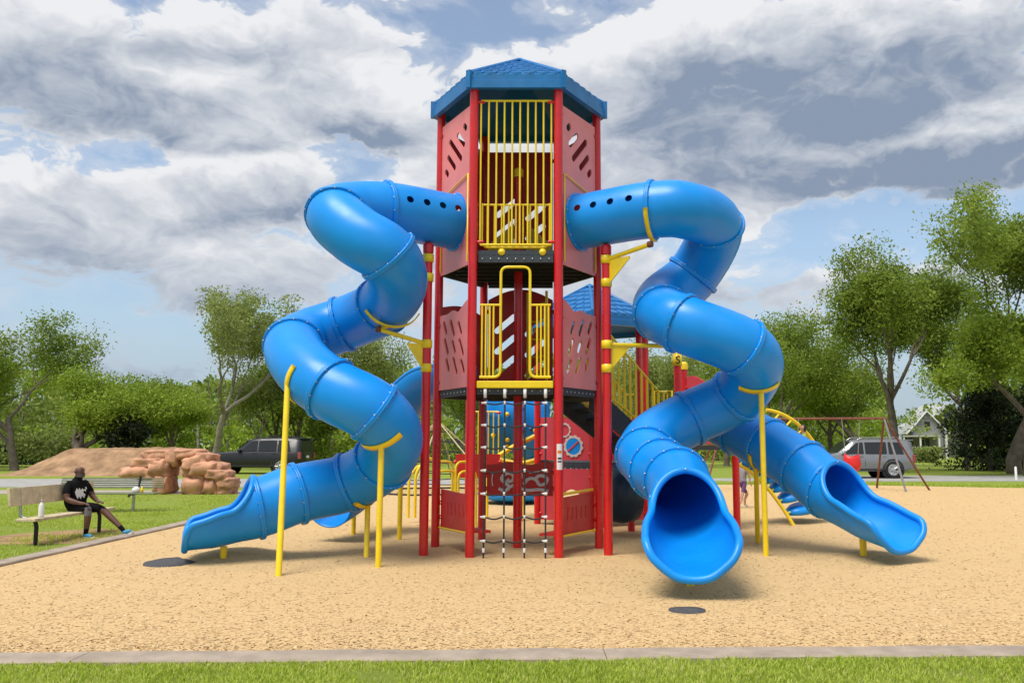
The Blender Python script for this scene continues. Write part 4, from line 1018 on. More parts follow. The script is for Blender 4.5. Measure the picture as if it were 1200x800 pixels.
# arched step climber beyond the straight slide
def arc(p0, pm, p1, n=16): return [p0*(1-t)*(1-t) + pm*2*t*(1-t) + p1*t*t for t in (i/n for i in range(n+1))]
def climber():
    am = arc(P(858, 541, 16.4), P(893, 552, 16.9), G(931, 617)); bm = arc(P(898, 480, 17.2), P(962, 488, 17.5), V((5.95, 18.0, 0)))
    o = part(MB().tube(am, .035, 10), 'arch_climber', 'yellow'); part(MB().tube(bm, .035, 10), 'rail', 'yellow', o)
    for i in range(2, 16, 2):
        p, q = am[i], bm[i]; d = (q-p); L = d.length; d.normalize(); c = p.lerp(q, .36); u = V((0, 0, 1)); w_ = u.cross(d).normalized()
        b = MB(); K = 18; vs = []; fs = []; prof = [(.0, .05), (.5, .055), (.8, .05), (1.0, .0), (.92, -.05), (.5, -.08), (0., -.09)]
        for rr, h in prof: vs += [c + d*cos(2*pi*k/K)*max(rr, .001)*min(.55, L*.40) + w_*sin(2*pi*k/K)*max(rr, .001)*.30 + V((0, 0, h*1.4)) for k in range(K)]
        for a in range(len(prof)-1):
            for k in range(K): fs.append((a*K+k, a*K+(k+1) % K, (a+1)*K+(k+1) % K, (a+1)*K+k))
        part(b.add(vs, fs, True), 'pod_step', 'blue', o); part(MB().tube([p, q], .02, 8), 'cross_bar', 'yellow', o)
climber()
# curved climbing wall with yellow rails behind the maze panel
def wall_climber():
    vs = []; fs = []; NU, NV = 14, 10; c = V((-.75, 18.3, 0))
    for j in range(NV+1):
        for i in range(NU+1):
            u, v_ = i/NU, j/NV; x = c.x - .62 + 1.35*u; z = 1.25 + 1.3*v_ + .12*sin(u*5); y = c.y - .35*sin(v_*2.6) - .05*sin(u*9)*sin(v_*7)
            vs.append((x, y, z))
    for j in range(NV):
        for i in range(NU): a = j*(NU+1)+i; fs.append((a, a+1, a+NU+2, a+NU+1))
    o = part(MB().add(vs, fs, True), 'climbing_wall', 'blue'); so = o.modifiers.new('shell', 'SOLIDIFY'); so.thickness = .06
    r = random.Random(9)
    for i in range(16): p = vs[r.randrange(len(vs))]; part(MB().lathe((p[0], p[1]-.03, p[2]), [(.05, 0), (.045, .03), (.001, .05)], 8, (0, -1, 0)), 'hand_hold', 'yellow' if i % 3 else 'roof_blue', o)
    part(MB().tube(spline([(-1.5, 17.6, .95), (-.9, 17.7, 1.4), (-.2, 17.75, 1.75), (.3, 17.8, 1.95)], 5), .05, 8), 'rail', 'yellow', o)
    part(MB().tube(spline([(-1.15, 18.2, 1.25), (-.6, 18.1, 1.15), (.1, 18.1, 1.35)], 5), .05, 8), 'rail', 'yellow', o)
    for x in (-1.32, -.55): part(MB().tube([(x, 18.4, -.1), (x, 18.4, 2.75), (x+.5, 18.4, 2.75)], .03, 8), 'frame_pipe', 'yellow', o)
wall_climber()
bars(V((-1.75, 18.0, 0)), V((-1.0, 17.9, 0)), 1.15, 2.2, 7, 'barrier', gap=.06)
panel(V((-1.9, 16.9, 0)), V((-.9, 17.0, 0)), .9, 1.35, 'panel_dark', nm='panel'); post(-1.55, 16.6, 2.5); post(-.62, 17.6, 2.4)
for x, y in ((-2.15, 16.3), (-1.72, 16.0)):
    h_ = part(MB().tube(rounded([(x, y, .25), (x, y, 1.22), (x+.30, y+.3, 1.22), (x+.30, y+.3, .25)], .14), .022, 8), 'hand_loop', 'yellow')
    part(MB().tube(rounded([(x+.06, y-.12, .05), (x+.06, y-.12, 1.05), (x+.36, y+.18, 1.05), (x+.36, y+.18, .05)], .14), .022, 8), 'hand_loop', 'yellow')
x, y = P(490, 560, 17.2).x, 17.2
part(MB().tube(rounded([(x-.05, y, .12), (x-.05, y, 1.0), (x+.12, y+.2, 1.25), (x+.25, y+.5, 1.25), (x+.25, y+.5, .1)], .15), .028, 8), 'hand_loop', 'yellow')
part(MB().tube(rounded([(x-.18, y, .12), (x-.18, y, .9), (x-.05, y+.2, 1.12), (x+.1, y+.5, 1.12), (x+.1, y+.5, .1)], .15), .028, 8), 'hand_loop', 'yellow')
part(MB().tube([P(474, 459, 14.6), P(520, 457, 15.2)], .04, 8), 'slide_crossbar', 'yellow', osl)
# free-standing things around
dish = MB().lathe((0, 0, 0), [(.0, .12), (.5, .13), (.85, .2), (.95, .27), (1.0, .25), (.9, .12), (.4, .02), (.3, 0)], 32).build('spinner_dish', 'blue'); gd = G(604, 590); dish.location = (gd.x, gd.y, .03)
tag(dish, 'low blue spinning dish on the chips behind the maze panel', 'spinner')
def rope_pyramid():
    c = G(512, 577); T = thing('rope_pyramid', 'tall rope net pyramid behind the small red tower seat', 'climbing net', c)
    hh = P(512, 493, c.y).z; mast = MB().tube([(c.x, c.y, -.1), (c.x, c.y, hh+.05)], .05, 10); mast.build('mast', 'steel', T)
    base = [V((c.x+2.6*cos(a), c.y+2.2*sin(a), .05)) for a in (radians(20+60*k) for k in range(6))]; ap = V((c.x, c.y, hh))
    for k in range(6):
        p, q = base[k], base[(k+1) % 6]; MB().tube([p, ap], .022, 6).build('rope', 'wood', T)
        for j in range(1, 7):
            t = j/7; MB().tube(spline([p.lerp(ap, t), (p.lerp(ap, t)+q.lerp(ap, t))/2 - V((0, 0, .05)), q.lerp(ap, t)], 3), .016, 5).build('rope', 'rope', T)
        for j in range(1, 4): MB().tube([p.lerp(q, j/4), ap.lerp(p.lerp(q, j/4), .25)], .014, 5).build('rope', 'rope', T)
        MB().tube([p, q], .03, 6).build('base_rope', 'rope', T); MB().tube([p, (p.x, p.y, -.2)], .06, 8).build('anchor', 'black', T)
rope_pyramid()

# ================================================================== OTHER THINGS
# dirt mound
def mound():
    b = MB(); vs = []; fs = []; Y0 = 44; x0, x1 = at(2, Y0), at(238, Y0); NX, NY = 90, 30
    for j in range(NY+1):
        for i in range(NX+1):
            u, v_ = i/NX, j/NY; x = lerp(x0, x1, u); y = Y0-2.2 + 6.5*v_
            prof = sstep(0, .38, u)**1.1*sstep(1.02, .9, u); hgt_ = 1.30*prof*sstep(0, .42, v_)*sstep(1, .6, v_)
            hgt_ *= 1 + .18*fbm(x, y, .45) + .10*fbm(x, y, 1.6)
            vs.append((x + .15*fbm(x, y, 1.1), y, hgt_ + .05*fbm(x+5, y, 2.4)*(1 if hgt_ > .05 else 0) - .01))
    for j in range(NY):
        for i in range(NX): a = j*(NX+1)+i; fs.append((a, a+1, a+NX+2, a+NX+1))
    tag(b.add(vs, fs, True).build('dirt_mound', 'dirt'), 'long heap of brown earth behind the paved lane', 'mound')
mound()
# rock arch
def rock_arch():
    g = G(212, 578); T = thing('rock_arch', 'terracotta climbing rocks stacked as a small arch beside the black car', 'rock arch', g); Y = g.y; r = random.Random(12)
    def rock(px0, px1, py0, py1, dep, dy=0., tilt=0.):
        p, q = P(px0, py1, Y), P(px1, py0, Y); c = (p+q)/2; sx_, sz = (q.x-p.x)/2, (q.z-p.z)/2; sd_ = r.random()*50
        b = MB(); vs = []; fs = []; NU, NV = 36, 20
        def sp(a, k): return math.copysign(abs(a)**k, a)
        for j in range(NV+1):
            ph = -pi/2 + pi*j/NV
            for i in range(NU):
                th = 2*pi*i/NU; k = .5
                d = V((sp(cos(ph), k)*sp(cos(th), k), sp(cos(ph), k)*sp(sin(th), k), sp(sin(ph), k)))
                m = 1.04 + .16*noise.noise(d*1.4 + V((sd_, 0, 0))) + .09*noise.noise(d*3.3 + V((sd_, 3, 0))) - .10*max(0, .35-abs(noise.noise(d*2.2+V((sd_, 9, 4)))))
                x, y, z = d.x*sx_*m, d.y*dep*m, d.z*sz*m; x, z = x*cos(tilt)-z*sin(tilt), x*sin(tilt)+z*cos(tilt)
                vs.append((c.x+x, c.y+dy+y, c.z+z))
        for j in range(NV):
            for i in range(NU): fs.append((j*NU+i, j*NU+(i+1) % NU, (j+1)*NU+(i+1) % NU, (j+1)*NU+i))
        b.add(vs, fs, True).build('boulder', 'rock', T)
    for a in [(186, 203, 556, 580, .55), (176, 203, 538, 560, .6, .1), (146, 188, 546, 561, .5, -.05), (158, 200, 536, 549, .55, .1), (168, 202, 527, 541, .5, .2), (196, 212, 526, 546, .45, .15),
              (204, 238, 526, 538, .5, .2, .05), (218, 247, 533, 550, .5, 0, .3), (218, 234, 546, 562, .5, .1), (217, 245, 559, 580, .55), (226, 258, 541, 556, .45, -.1, .12), (242, 262, 560, 580, .5), (246, 272, 549, 563, .5, -.05, -.1),
              (258, 278, 559, 572, .5, -.05), (258, 276, 568, 580, .45), (230, 252, 530, 541, .45, .15, -.15), (246, 266, 541, 553, .45, .05, -.3), (228, 246, 552, 564, .5, .1)]:
        rock(*a)
rock_arch()
# benches
def bench_plank():
    T = thing('bench', 'low bench of pale boards on dark metal legs, the man sits on it', 'bench', (-7.95, 14.62, 0), 'benches on the lawn', local=True)
    bevel(MB().box((0, 0, .40), (.30, 2.45, .045)).build('seat_board', 'wood', T), .008)
    bevel(MB().box((-.27, 0, .74), (.045, 2.45, .28), Matrix.Rotation(-.14, 3, 'Y')).build('back_board', 'wood', T), .008)
    for y in (-.95, .95):
        MB().tube(rounded([(.02, y, -.1), (.02, y, .30), (-.02, y, .39), (.1, y, .395)], .05), .032, 8).build('leg', 'black', T)
        MB().tube(rounded([(-.02, y, .39), (-.24, y, .42), (-.25, y, .60), (-.285, y, .86)], .08), .024, 8).build('back_support', 'steel', T)
bench_plank()
def bench_slat():
    a = G(72, 600); x0, x1 = P(70, 575, 20.5).x, P(190, 575, 20.5).x
    T = thing('bench', 'olive slatted bench with bent steel frame beyond the man', 'bench', ((x0+x1)/2, 20.5, 0), 'benches on the lawn', local=True); L = x1-x0
    for i in range(5): bevel(MB().box((0, .02*i, .54+.05*i), (L, .025, .034)).build('back_slat', 'slat', T), .006)
    for i in range(5): bevel(MB().box((0, -.08-.085*i, .42), (L, .07, .03)).build('seat_slat', 'slat', T), .006)
    for x in (L*.27, -L*.34):
        MB().tube(rounded([(x, .06, .80), (x, -.02, .40), (x, -.46, .40), (x+.0, -.46, .34)], .1), .026, 8).build('frame', 'black', T)
        MB().tube([(x, -.22, -.1), (x, -.22, .40)], .035, 8).build('leg', 'steel', T)
    bt = MB().lathe((0, 0, 0), [(.0, 0), (.035, 0), (.035, .08), (.018, .10), (.018, .13), (0, .13)], 10).build('drink_bottle', 'yellow'); bt.location = ((x0+x1)/2+L*.36, 20.2, .437); tag(bt, 'small yellow bottle standing on the olive slatted bench', 'bottle')
    bg_ = MB(); bg_.lathe((0, 0, 0), [(.0, 0), (.07, .0), (.09, .04), (.08, .10), (.03, .13), (0, .125)], 12); o = bg_.build('white_bag', 'white'); o.location = ((x0+x1)/2+L*.30, 20.22, .437); tag(o, 'crumpled white bag on the olive slatted bench', 'bag')
bench_slat()
b = MB().lathe((0, 0, 0), [(0, 0), (.04, 0), (.042, .01), (.042, .17), (.03, .20), (.017, .22), (.017, .235)], 14)
bo = b.build('water_bottle', 'white'); bo.location = (-7.90, 13.72, .423); tag(bo, 'white water bottle standing on the pale bench board', 'bottle'); part(MB().lathe((-7.90, 13.72, .423+.235), [(.0, 0), (.02, 0), (.02, .025), (0, .026)], 10), 'bottle_cap', 'steel', None).parent = bo
bc = [o for o in C.objects if o.name.startswith('bottle_cap')][-1]; bc.matrix_parent_inverse = Matrix.Translation(bo.location).inverted()

# people: one skinned body each
def person(name, label, loc, rz, J, E, zones, extras, scale=1., cat='person'):
    """J: joint -> (x, y, z, radius x, radius y); zones: (material, test(point)) first match wins"""
    ks = list(J); me = bpy.data.meshes.new(name); me.from_pydata([J[k][:3] for k in ks], [(ks.index(a), ks.index(c)) for a, c in E], [])
    o = bpy.data.objects.new(name, me); C.objects.link(o); sk = o.modifiers.new('skin', 'SKIN'); sk.use_smooth_shade = True; su = o.modifiers.new('sub', 'SUBSURF'); su.levels = su.render_levels = 2
    for i, k in enumerate(ks):
        sv = me.skin_vertices[0].data[i]; sv.radius = (J[k][3], J[k][4]); sv.use_root = (k == 'pelvis')
    bpy.context.view_layer.update(); dg = bpy.context.evaluated_depsgraph_get(); m2 = bpy.data.meshes.new_from_object(o.evaluated_get(dg)); bpy.data.objects.remove(o)
    m2.materials.clear(); names = []
    for mm, _ in zones:
        if mm not in names: names.append(mm); m2.materials.append(MT[mm])
    segs = [(a, c, V(J[a][:3]), V(J[c][:3])) for a, c in E]
    for p in m2.polygons:
        p.use_smooth = True; c = p.center; best = None; bd = 1e9
        for a, d, A, B in segs:
            t = max(0, min(1, (c-A).dot(B-A)/max(1e-9, (B-A).length_squared))); dd = (c-A.lerp(B, t)).length - lerp(J[a][3], J[d][3], t)
            if dd < bd: bd = dd; best = (a, d, t)
        for mm, test in zones:
            if test(c, best): p.material_index = names.index(mm); break
    ob = link(name, m2, None); ob.location = loc; ob.rotation_euler = (0, 0, rz); ob.scale = (scale,)*3; tag(ob, label, cat)
    LOCAL.add(ob.name)
    for nm, b, mm in extras: b.build(nm, mm, ob)
    return ob
# seated man: x forward (away from the backrest), y to his left, z up; origin on the ground below the seat edge
J = {'pelvis': (-.04, 0, .56, .19, .17), 'waist': (-.04, 0, .70, .20, .185), 'chest': (-.01, 0, .90, .20, .17), 'collar': (.0, 0, 1.03, .12, .11), 'neck': (.025, 0, 1.11, .065, .065), 'jaw': (.055, 0, 1.18, .078, .085), 'head': (.04, 0, 1.25, .092, .105), 'crown': (.03, 0, 1.315, .06, .065)}
E = [('pelvis', 'waist'), ('waist', 'chest'), ('chest', 'collar'), ('collar', 'neck'), ('neck', 'jaw'), ('jaw', 'head'), ('head', 'crown')]
def limb(pre, pts, root):
    last = root
    for k, p in pts: J[pre+k] = p; E.append((last, pre+k)); last = pre+k
limb('r_', [('shoulder', (.0, -.20, .99, .085, .085)), ('upper', (.03, -.27, .86, .075, .07)), ('elbow', (.07, -.30, .72, .06, .055)), ('fore', (.20, -.27, .675, .052, .046)), ('wrist', (.32, -.23, .645, .034, .03)), ('palm', (.40, -.21, .635, .036, .024))], 'chest')
limb('l_', [('shoulder', (.0, .20, .99, .085, .085)), ('upper', (.05, .27, .87, .075, .07)), ('elbow', (.11, .29, .74, .06, .055)), ('fore', (.23, .24, .69, .052, .046)), ('wrist', (.34, .17, .66, .034, .03)), ('palm', (.42, .12, .65, .036, .024))], 'chest')
for pre, sgn, (x, y, z) in (('r_', 1, (.40, -.21, .635)), ('l_', -1, (.42, .12, .65))):
    for i in range(4):
        o_ = (i-1.5)*.021; L = (.052, .062, .058, .046)[i]
        limb(pre+'f%d' % i, [('a', (x+.045, y+o_, z+.004, .011, .011)), ('b', (x+.045+L*.6, y+o_, z-.006, .0095, .0095)), ('c', (x+.045+L, y+o_*1.05, z-.03, .008, .008))], pre+'palm')
    limb(pre+'thumb', [('a', (x-.005, y+sgn*.045, z-.005, .012, .012)), ('b', (x+.035, y+sgn*.062, z-.02, .010, .010))], pre+'palm')
limb('r_', [('hip', (.08, -.11, .53, .125, .115)), ('thigh', (.26, -.14, .545, .105, .10)), ('knee', (.45, -.16, .54, .075, .072)), ('calf', (.455, -.165, .34, .066, .062)), ('ankle', (.44, -.17, .11, .044, .042)), ('heel', (.42, -.17, .055, .045, .045)), ('toe', (.60, -.185, .04, .042, .034))], 'pelvis')
limb('l_', [('hip', (.08, .11, .53, .125, .115)), ('thigh', (.27, .16, .545, .105, .10)), ('knee', (.46, .19, .50, .075, .072)), ('calf', (.68, .22, .32, .064, .060)), ('ankle', (.90, .25, .13, .044, .042)), ('heel', (.93, .25, .075, .046, .046)), ('toe', (1.07, .26, .12, .042, .034))], 'pelvis')
def near(b, *names): return b[0] in names and b[1] in names or b[1] in names
ZN = [('skin', lambda c, b: b[1] in ('neck', 'jaw', 'head', 'crown') and c.z > 1.055),
      ('shoe', lambda c, b: b[1][2:] in ('toe',) or (b[1][2:] == 'heel' and b[2] > .6)),
      ('cloth', lambda c, b: b[1][2:] in ('heel',) or (b[1][2:] == 'ankle' and b[2] > .72)),
      ('brace', lambda c, b: b[1] == 'r_calf' and .12 < b[2] < .62 or b[1] == 'r_knee' and b[2] > .95),
      ('white', lambda c, b: c.x > .12 and .72 < c.z < .965 and abs(c.y+.02) < .125 and b[1] in ('waist', 'chest', 'collar') and noise.noise(V((c.y*26, c.z*26, 1))) < .26),
      ('skin', lambda c, b: b[1][2:] in ('calf', 'ankle') or b[1][2:] in ('fore', 'wrist', 'palm') or b[1][2:3] == 'f' or b[1][2:7] == 'thumb' or (b[1][2:] == 'elbow' and b[2] > .35)),
      ('cloth', lambda c, b: True)]
ex = []
bd = MB(); vs = []; fs = []
for j in range(5):
    for i in range(11):
        a = radians(lerp(-95, 95, i/10)); z = lerp(1.125, 1.20, j/4); rr = .087*(1 - .10*(1-j/4)); vs.append((.055+cos(a)*rr*1.12, sin(a)*rr*.96, z - .012*cos(a)))
for j in range(4):
    for i in range(10): fs.append((j*11+i, j*11+i+1, (j+1)*11+i+1, (j+1)*11+i))
ex.append(('beard', bd.add(vs, fs, True), 'beard'))
ex.append(('nose', MB().lathe((.125, 0, 1.205), [(.016, 0), (.02, .01), (.012, .035), (.001, .05)], 8, (.35, 0, 1)), 'skin'))
for s_ in (-1, 1):
    ex.append(('ear', MB().lathe((.035, s_*.088, 1.225), [(.001, 0), (.022, .004), (.026, .014), (.001, .02)], 10, (.1, s_, .1)), 'skin'))
    ex.append(('eye', MB().lathe((.125, s_*.034, 1.255), [(.001, -.004), (.011, 0), (.008, .006), (.001, .009)], 8, (1, 0, 0)), 'dark'))
    ex.append(('sole', MB().box((.53, -.178, .012) if s_ < 0 else (1.02, .256, .045), (.24, .085, .022), Matrix.Rotation(0 if s_ < 0 else -.32, 3, 'Y')), 'white'))
ex.append(('mouth', MB().box((.148, 0, 1.165), (.008, .045, .007)), 'dark'))
person('person', 'seated person in black t-shirt and shorts with blue shoes, one leg stretched out', (-8.07, 15.02, -.01), radians(-16), J, E, ZN, ex, .89)
# child walking behind the red posts: light top, purple shorts
def child(label, loc, rz, top, bottom, climb):
    global J, E
    J = {'pelvis': (0, 0, .60, .085, .075), 'waist': (0, 0, .72, .085, .07), 'chest': (.01, 0, .85, .10, .075), 'collar': (.01, 0, .93, .06, .055), 'neck': (.015, 0, .97, .038, .038), 'jaw': (.03, 0, 1.03, .062, .062), 'head': (.02, 0, 1.10, .078, .085), 'crown': (.01, 0, 1.15, .05, .055)}
    E = [('pelvis', 'waist'), ('waist', 'chest'), ('chest', 'collar'), ('collar', 'neck'), ('neck', 'jaw'), ('jaw', 'head'), ('head', 'crown')]
    for pre, s_ in (('r_', -1), ('l_', 1)):
        f = .16*s_
        if climb: arm = [('shoulder', (.02, s_*.11, .91, .042, .042)), ('elbow', (.16, s_*.15, .90, .03, .03)), ('wrist', (.30, s_*.14, 1.0, .021, .02)), ('palm', (.335, s_*.135, 1.03, .022, .016))]
        else: arm = [('shoulder', (.01, s_*.11, .91, .042, .042)), ('elbow', (-.5*f, s_*.15, .76, .03, .03)), ('wrist', (-.2*f+.06, s_*.15, .62, .021, .02)), ('palm', (-.2*f+.08, s_*.15, .57, .022, .016))]
        limb(pre, arm, 'chest'); px_, py_, pz_ = J[pre+'palm'][:3]
        for i in range(4): limb(pre+'f%d' % i, [('a', (px_+.012+.006*i, py_+(i-1.5)*.012, pz_-.03*(0 if climb else 1)+(.02 if climb else 0), .006, .006)), ('b', (px_+.03, py_+(i-1.5)*.013, pz_-(.055 if not climb else -.03), .005, .005))], pre+'palm')
        limb(pre+'thumb', [('a', (px_+.02, py_-s_*.022, pz_-.01, .006, .006))], pre+'palm')
        limb(pre, [('hip', (.01, s_*.06, .56, .062, .058)), ('knee', (.06+f, s_*.065, .32, .04, .04)), ('calf', (.0+f*.8, s_*.065, .2, .036, .034)), ('ankle', (-.04+f*1.1, s_*.065, .07, .025, .025)), ('toe', (.07+f*1.1, s_*.07, .035, .026, .022))], 'pelvis')
    Z = [('hair', lambda c, b: b[1] in ('head', 'crown') and (c.z > 1.12 or c.x < .0)), ('skinlight', lambda c, b: b[1] in ('neck', 'jaw', 'head', 'crown')), ('white', lambda c, b: b[1][2:] == 'toe'),
         (bottom, lambda c, b: b[1][2:] in ('hip',) or (b[1][2:] == 'knee' and b[2] < .8) or (b[0] == 'pelvis' and b[2] < .3)), ('skinlight', lambda c, b: b[1][2:] in ('calf', 'ankle', 'knee', 'wrist', 'palm') or b[1][2:3] == 'f' or b[1][2:7] == 'thumb' or (b[1][2:] == 'elbow' and b[2] > .6)), (top, lambda c, b: True)]
    X = [('nose', MB().lathe((.088, 0, 1.06), [(.010, 0), (.011, .01), (.001, .03)], 8, (.3, 0, 1)), 'skinlight'), ('mouth', MB().box((.094, 0, 1.035), (.006, .03, .005)), 'lampred')]
    for s_ in (-1, 1): X.append(('eye', MB().lathe((.098, s_*.028, 1.09), [(.001, -.004), (.008, 0), (.001, .006)], 8, (1, 0, 0)), 'dark')); X.append(('ear', MB().lathe((.015, s_*.075, 1.075), [(.001, 0), (.016, .004), (.001, .014)], 8, (0, s_, 0)), 'skinlight'))
    return person('person', label, loc, rz, J, E, Z, X, 1.0)
MT['limecloth'] = mat('lime_cotton', (.35, .42, .08), .9); MT['greycloth'] = mat('grey_cotton', (.25, .25, .28), .9); MT['purplecloth'] = mat('purple_cotton', (.12, .05, .16), .9)
gk = G(871, 596); child('small person in purple shorts walking behind the red deck post', (gk.x, gk.y, .02), radians(35), 'greycloth', 'purplecloth', False)
ck = P(944, 540, 17.4); child('small person in a lime top climbing the yellow arch above the straight slide', (ck.x, ck.y, .78), radians(150), 'limecloth', 'greycloth', True)

# vehicles
def car(name, label, loc, rz, paint, L, W, H, wr, dark_arch, rails):
    T = thing(name, label, 'car', loc, 'parked cars', local=True, rz=rz); hl = L/2
    top = [(-hl, .60*H), (-hl+.04, .93*H), (-hl+.35, .985*H), (-hl+1.2, H), (-hl+2.3, .99*H), (-hl+2.75, .955*H), (-hl+3.45, .64*H), (-hl+3.7, .615*H), (hl-.35, .56*H), (hl-.06, .50*H), (hl, .40*H)]
    belt = [(-hl, .585*H), (-hl+3.4, .60*H), (hl-.3, .545*H), (hl, .40*H)]; bot = [(-hl, .26*H), (-hl+.5, .19*H), (hl-.6, .17*H), (hl, .23*H)]
    wid = [(-hl, .82), (-hl+.12, .94), (-hl+.8, 1), (hl-1.1, 1), (hl-.4, .94), (hl-.1, .80), (hl, .70)]
    xs = [-hl, -hl+.04, -hl+.12] + [lerp(-hl+.3, hl-.5, i/24) for i in range(25)] + [hl-.3, hl-.18, hl-.08, hl]
    def sec(x):
        zt, zb, zl, hw = interp(top, x), interp(bot, x), interp(belt, x), interp(wid, x)*W/2; zb_ = min(zl, zt); cab = sstep(.0, .25*H, zt-zb_); wt = hw*lerp(.93, .80, cab)
        return [(hw*.93, zb), (hw*.985, zb+.10), (hw, lerp(zb, zb_, .5)), (hw*.985, zb_-.03), (hw*.965, zb_), (lerp(hw*.965, wt, .93), lerp(zb_, zt, .88)), (wt*.90, lerp(zb_, zt, .975)), (wt*.55, zt), (0, zt+.012)]
    vs = []; fs = []
    for x in xs:
        h_ = sec(x); ring = [(x, -y, z) for y, z in h_] + [(x, y, z) for y, z in h_[-2::-1]]; vs += ring
    n = len(ring)
    for i in range(len(xs)-1):
        for k in range(n-1): fs.append((i*n+k, (i+1)*n+k, (i+1)*n+k+1, i*n+k+1))
        fs.append((i*n+n-1, (i+1)*n+n-1, (i+1)*n, i*n))
    fs.append(tuple(range(n))); fs.append(tuple(range((len(xs)-1)*n, len(xs)*n))[::-1])
    body = MB().add(vs, fs, True).build('body', paint, T)
    def sp(x, f, s_, out=.022):
        h_ = sec(x); a, c = h_[4], h_[5]; return V((x, s_*(lerp(a[0], c[0], f)+out), lerp(a[1], c[1], f)))
    for s_ in (-1, 1):
        for (xa, xb, ta, tb) in ((-hl+.46, -hl+1.18, .18, .0), (-hl+1.27, -hl+2.22, 0, 0), (-hl+2.30, -hl+3.22, 0, .62)):
            pts = []
            for i in range(7): pts.append(sp(lerp(xa+ta*.25, xb, i/6), .08, s_))
            for i in range(7):
                x = lerp(xb - tb, xa+ta, i/6); pts.append(sp(x, .90, s_))
            o = MB().add(pts, [tuple(range(len(pts)))[::s_]]).build('side_window', 'glass', T)
        for x in (-hl+1.22, -hl+2.26):
            a = [sp(x, .02, s_, .006), V((x, s_*sec(x)[2][0]+s_*.006, sec(x)[2][1])), V((x, s_*sec(x)[1][0]+s_*.006, sec(x)[1][1]+.08))]; MB().tube(a, .007, 4).build('door_seam', 'dark', T)
        for x in (-hl+1.38, -hl+2.42): q = sp(x, 0, s_, .01); bevel(MB().box((q.x, q.y+s_*.012, q.z-.07), (.20, .03, .035)).build('door_handle', paint, T), .008)
        q = sp(-hl+3.20, .10, s_, .05); MB().lathe((q.x, q.y, q.z+.05), [(.001, -.02), (.10, 0), (.09, .08), (.04, .12), (.001, .125)], 10, (0, s_, .1)).build('mirror', paint, T)
        MB().tube([(-hl+.55, s_*W*.5*1.002, bot[1][1]+.06), (hl-1.4, s_*W*.5*1.002, bot[1][1]+.06)], .035, 6).build('side_trim', 'dark', T)
        if rails: MB().tube(rounded([(-hl+.6, s_*W*.36, H*.985), (-hl+.7, s_*W*.36, H+.05), (-hl+2.3, s_*W*.36, H+.045), (-hl+2.5, s_*W*.36, H*.97)], .08), .02, 6).build('roof_rail', 'rim' if dark_arch else 'dark', T)
        z = .50*H; bevel(MB().box((-hl+.05, s_*W*.43, z), (.16, .16, .34)).build('tail_lamp', 'lampred', T), .03); bevel(MB().box((hl-.12, s_*W*.34, .44*H), (.16, .30, .13)).build('head_lamp', 'lampclear', T), .03)
        for x in (-hl+1.02, hl-.95):
            c = V((x, s_*(W/2-.05), wr)); ax = (0, s_, 0)
            MB().lathe(c - V((0, s_*.12, 0)), [(wr+.10, 0), (wr+.10, .165), (wr+.03, .180), (wr+.02, .11), (0, .11)], 28, ax).build('wheel_arch', 'dark', T)
            wh = MB().lathe(c, [(0, -.18), (wr*.9, -.18), (wr, -.14), (wr, .04), (wr*.94, .075), (wr*.70, .08), (wr*.66, .05), (0, .05)], 28, ax).build('wheel', 'tyre', T)
            MB().lathe(c, [(wr*.66, .055), (wr*.62, .085), (wr*.55, .06), (wr*.2, .05), (wr*.16, .085), (0, .09)], 24, ax).build('rim', 'rim' if dark_arch else 'steel', wh)
            for k in range(5):
                a = 2*pi*k/5; dd = V((cos(a), 0, sin(a))); MB().tube([c + dd*wr*.16 + V((0, s_*.08, 0)), c + dd*wr*.62 + V((0, s_*.082, 0))], .035, 5).build('spoke', 'rim', wh)
    # windscreen, rear window, plates
    x0, x1 = -hl+2.82, -hl+3.42
    f = lambda x, y, o: (x+.012, y, interp(top, x)+o)
    MB().add([f(x0, -W*.36, .012), f(x0, W*.36, .012), f(x1, W*.42, .012), f(x1, -W*.42, .012)], [(0, 1, 2, 3)]).build('windscreen', 'glass', T)
    MB().add([(-hl-.012, -W*.36, .62*H), (-hl-.012, W*.36, .62*H), (-hl+.032, W*.33, .90*H), (-hl+.032, -W*.33, .90*H)], [(3, 2, 1, 0)]).build('rear_window', 'glass', T)
    bevel(MB().box((-hl-.02, 0, .30*H), (.16, W*.86, .20)).build('rear_bumper', 'dark' if not dark_arch else paint, T), .04); bevel(MB().box((hl-.10, 0, .27*H), (.22, W*.80, .22)).build('front_bumper', paint, T), .05)
    MB().box((-hl-.015, 0, .47*H), (.02, .34, .12)).build('number_plate', 'white', T); bevel(MB().box((-hl+.12, 0, .965*H), (.34, W*.66, .05)).build('rear_spoiler', paint, T), .015)
    return T
g = G(1014, 560.5); car('parked_car', 'grey sport utility car parked behind the swing set', (g.x-.1, g.y+.9, 0), radians(180), 'cargrey', 4.75, 1.9, 1.76, .385, True, True)
Yb = 45.5; car('parked_car', 'black sport utility car parked beside the rock arch', (at(303, Yb), Yb, 0), radians(172), 'carblack', 5.5, 2.0, 1.86, .40, False, True)

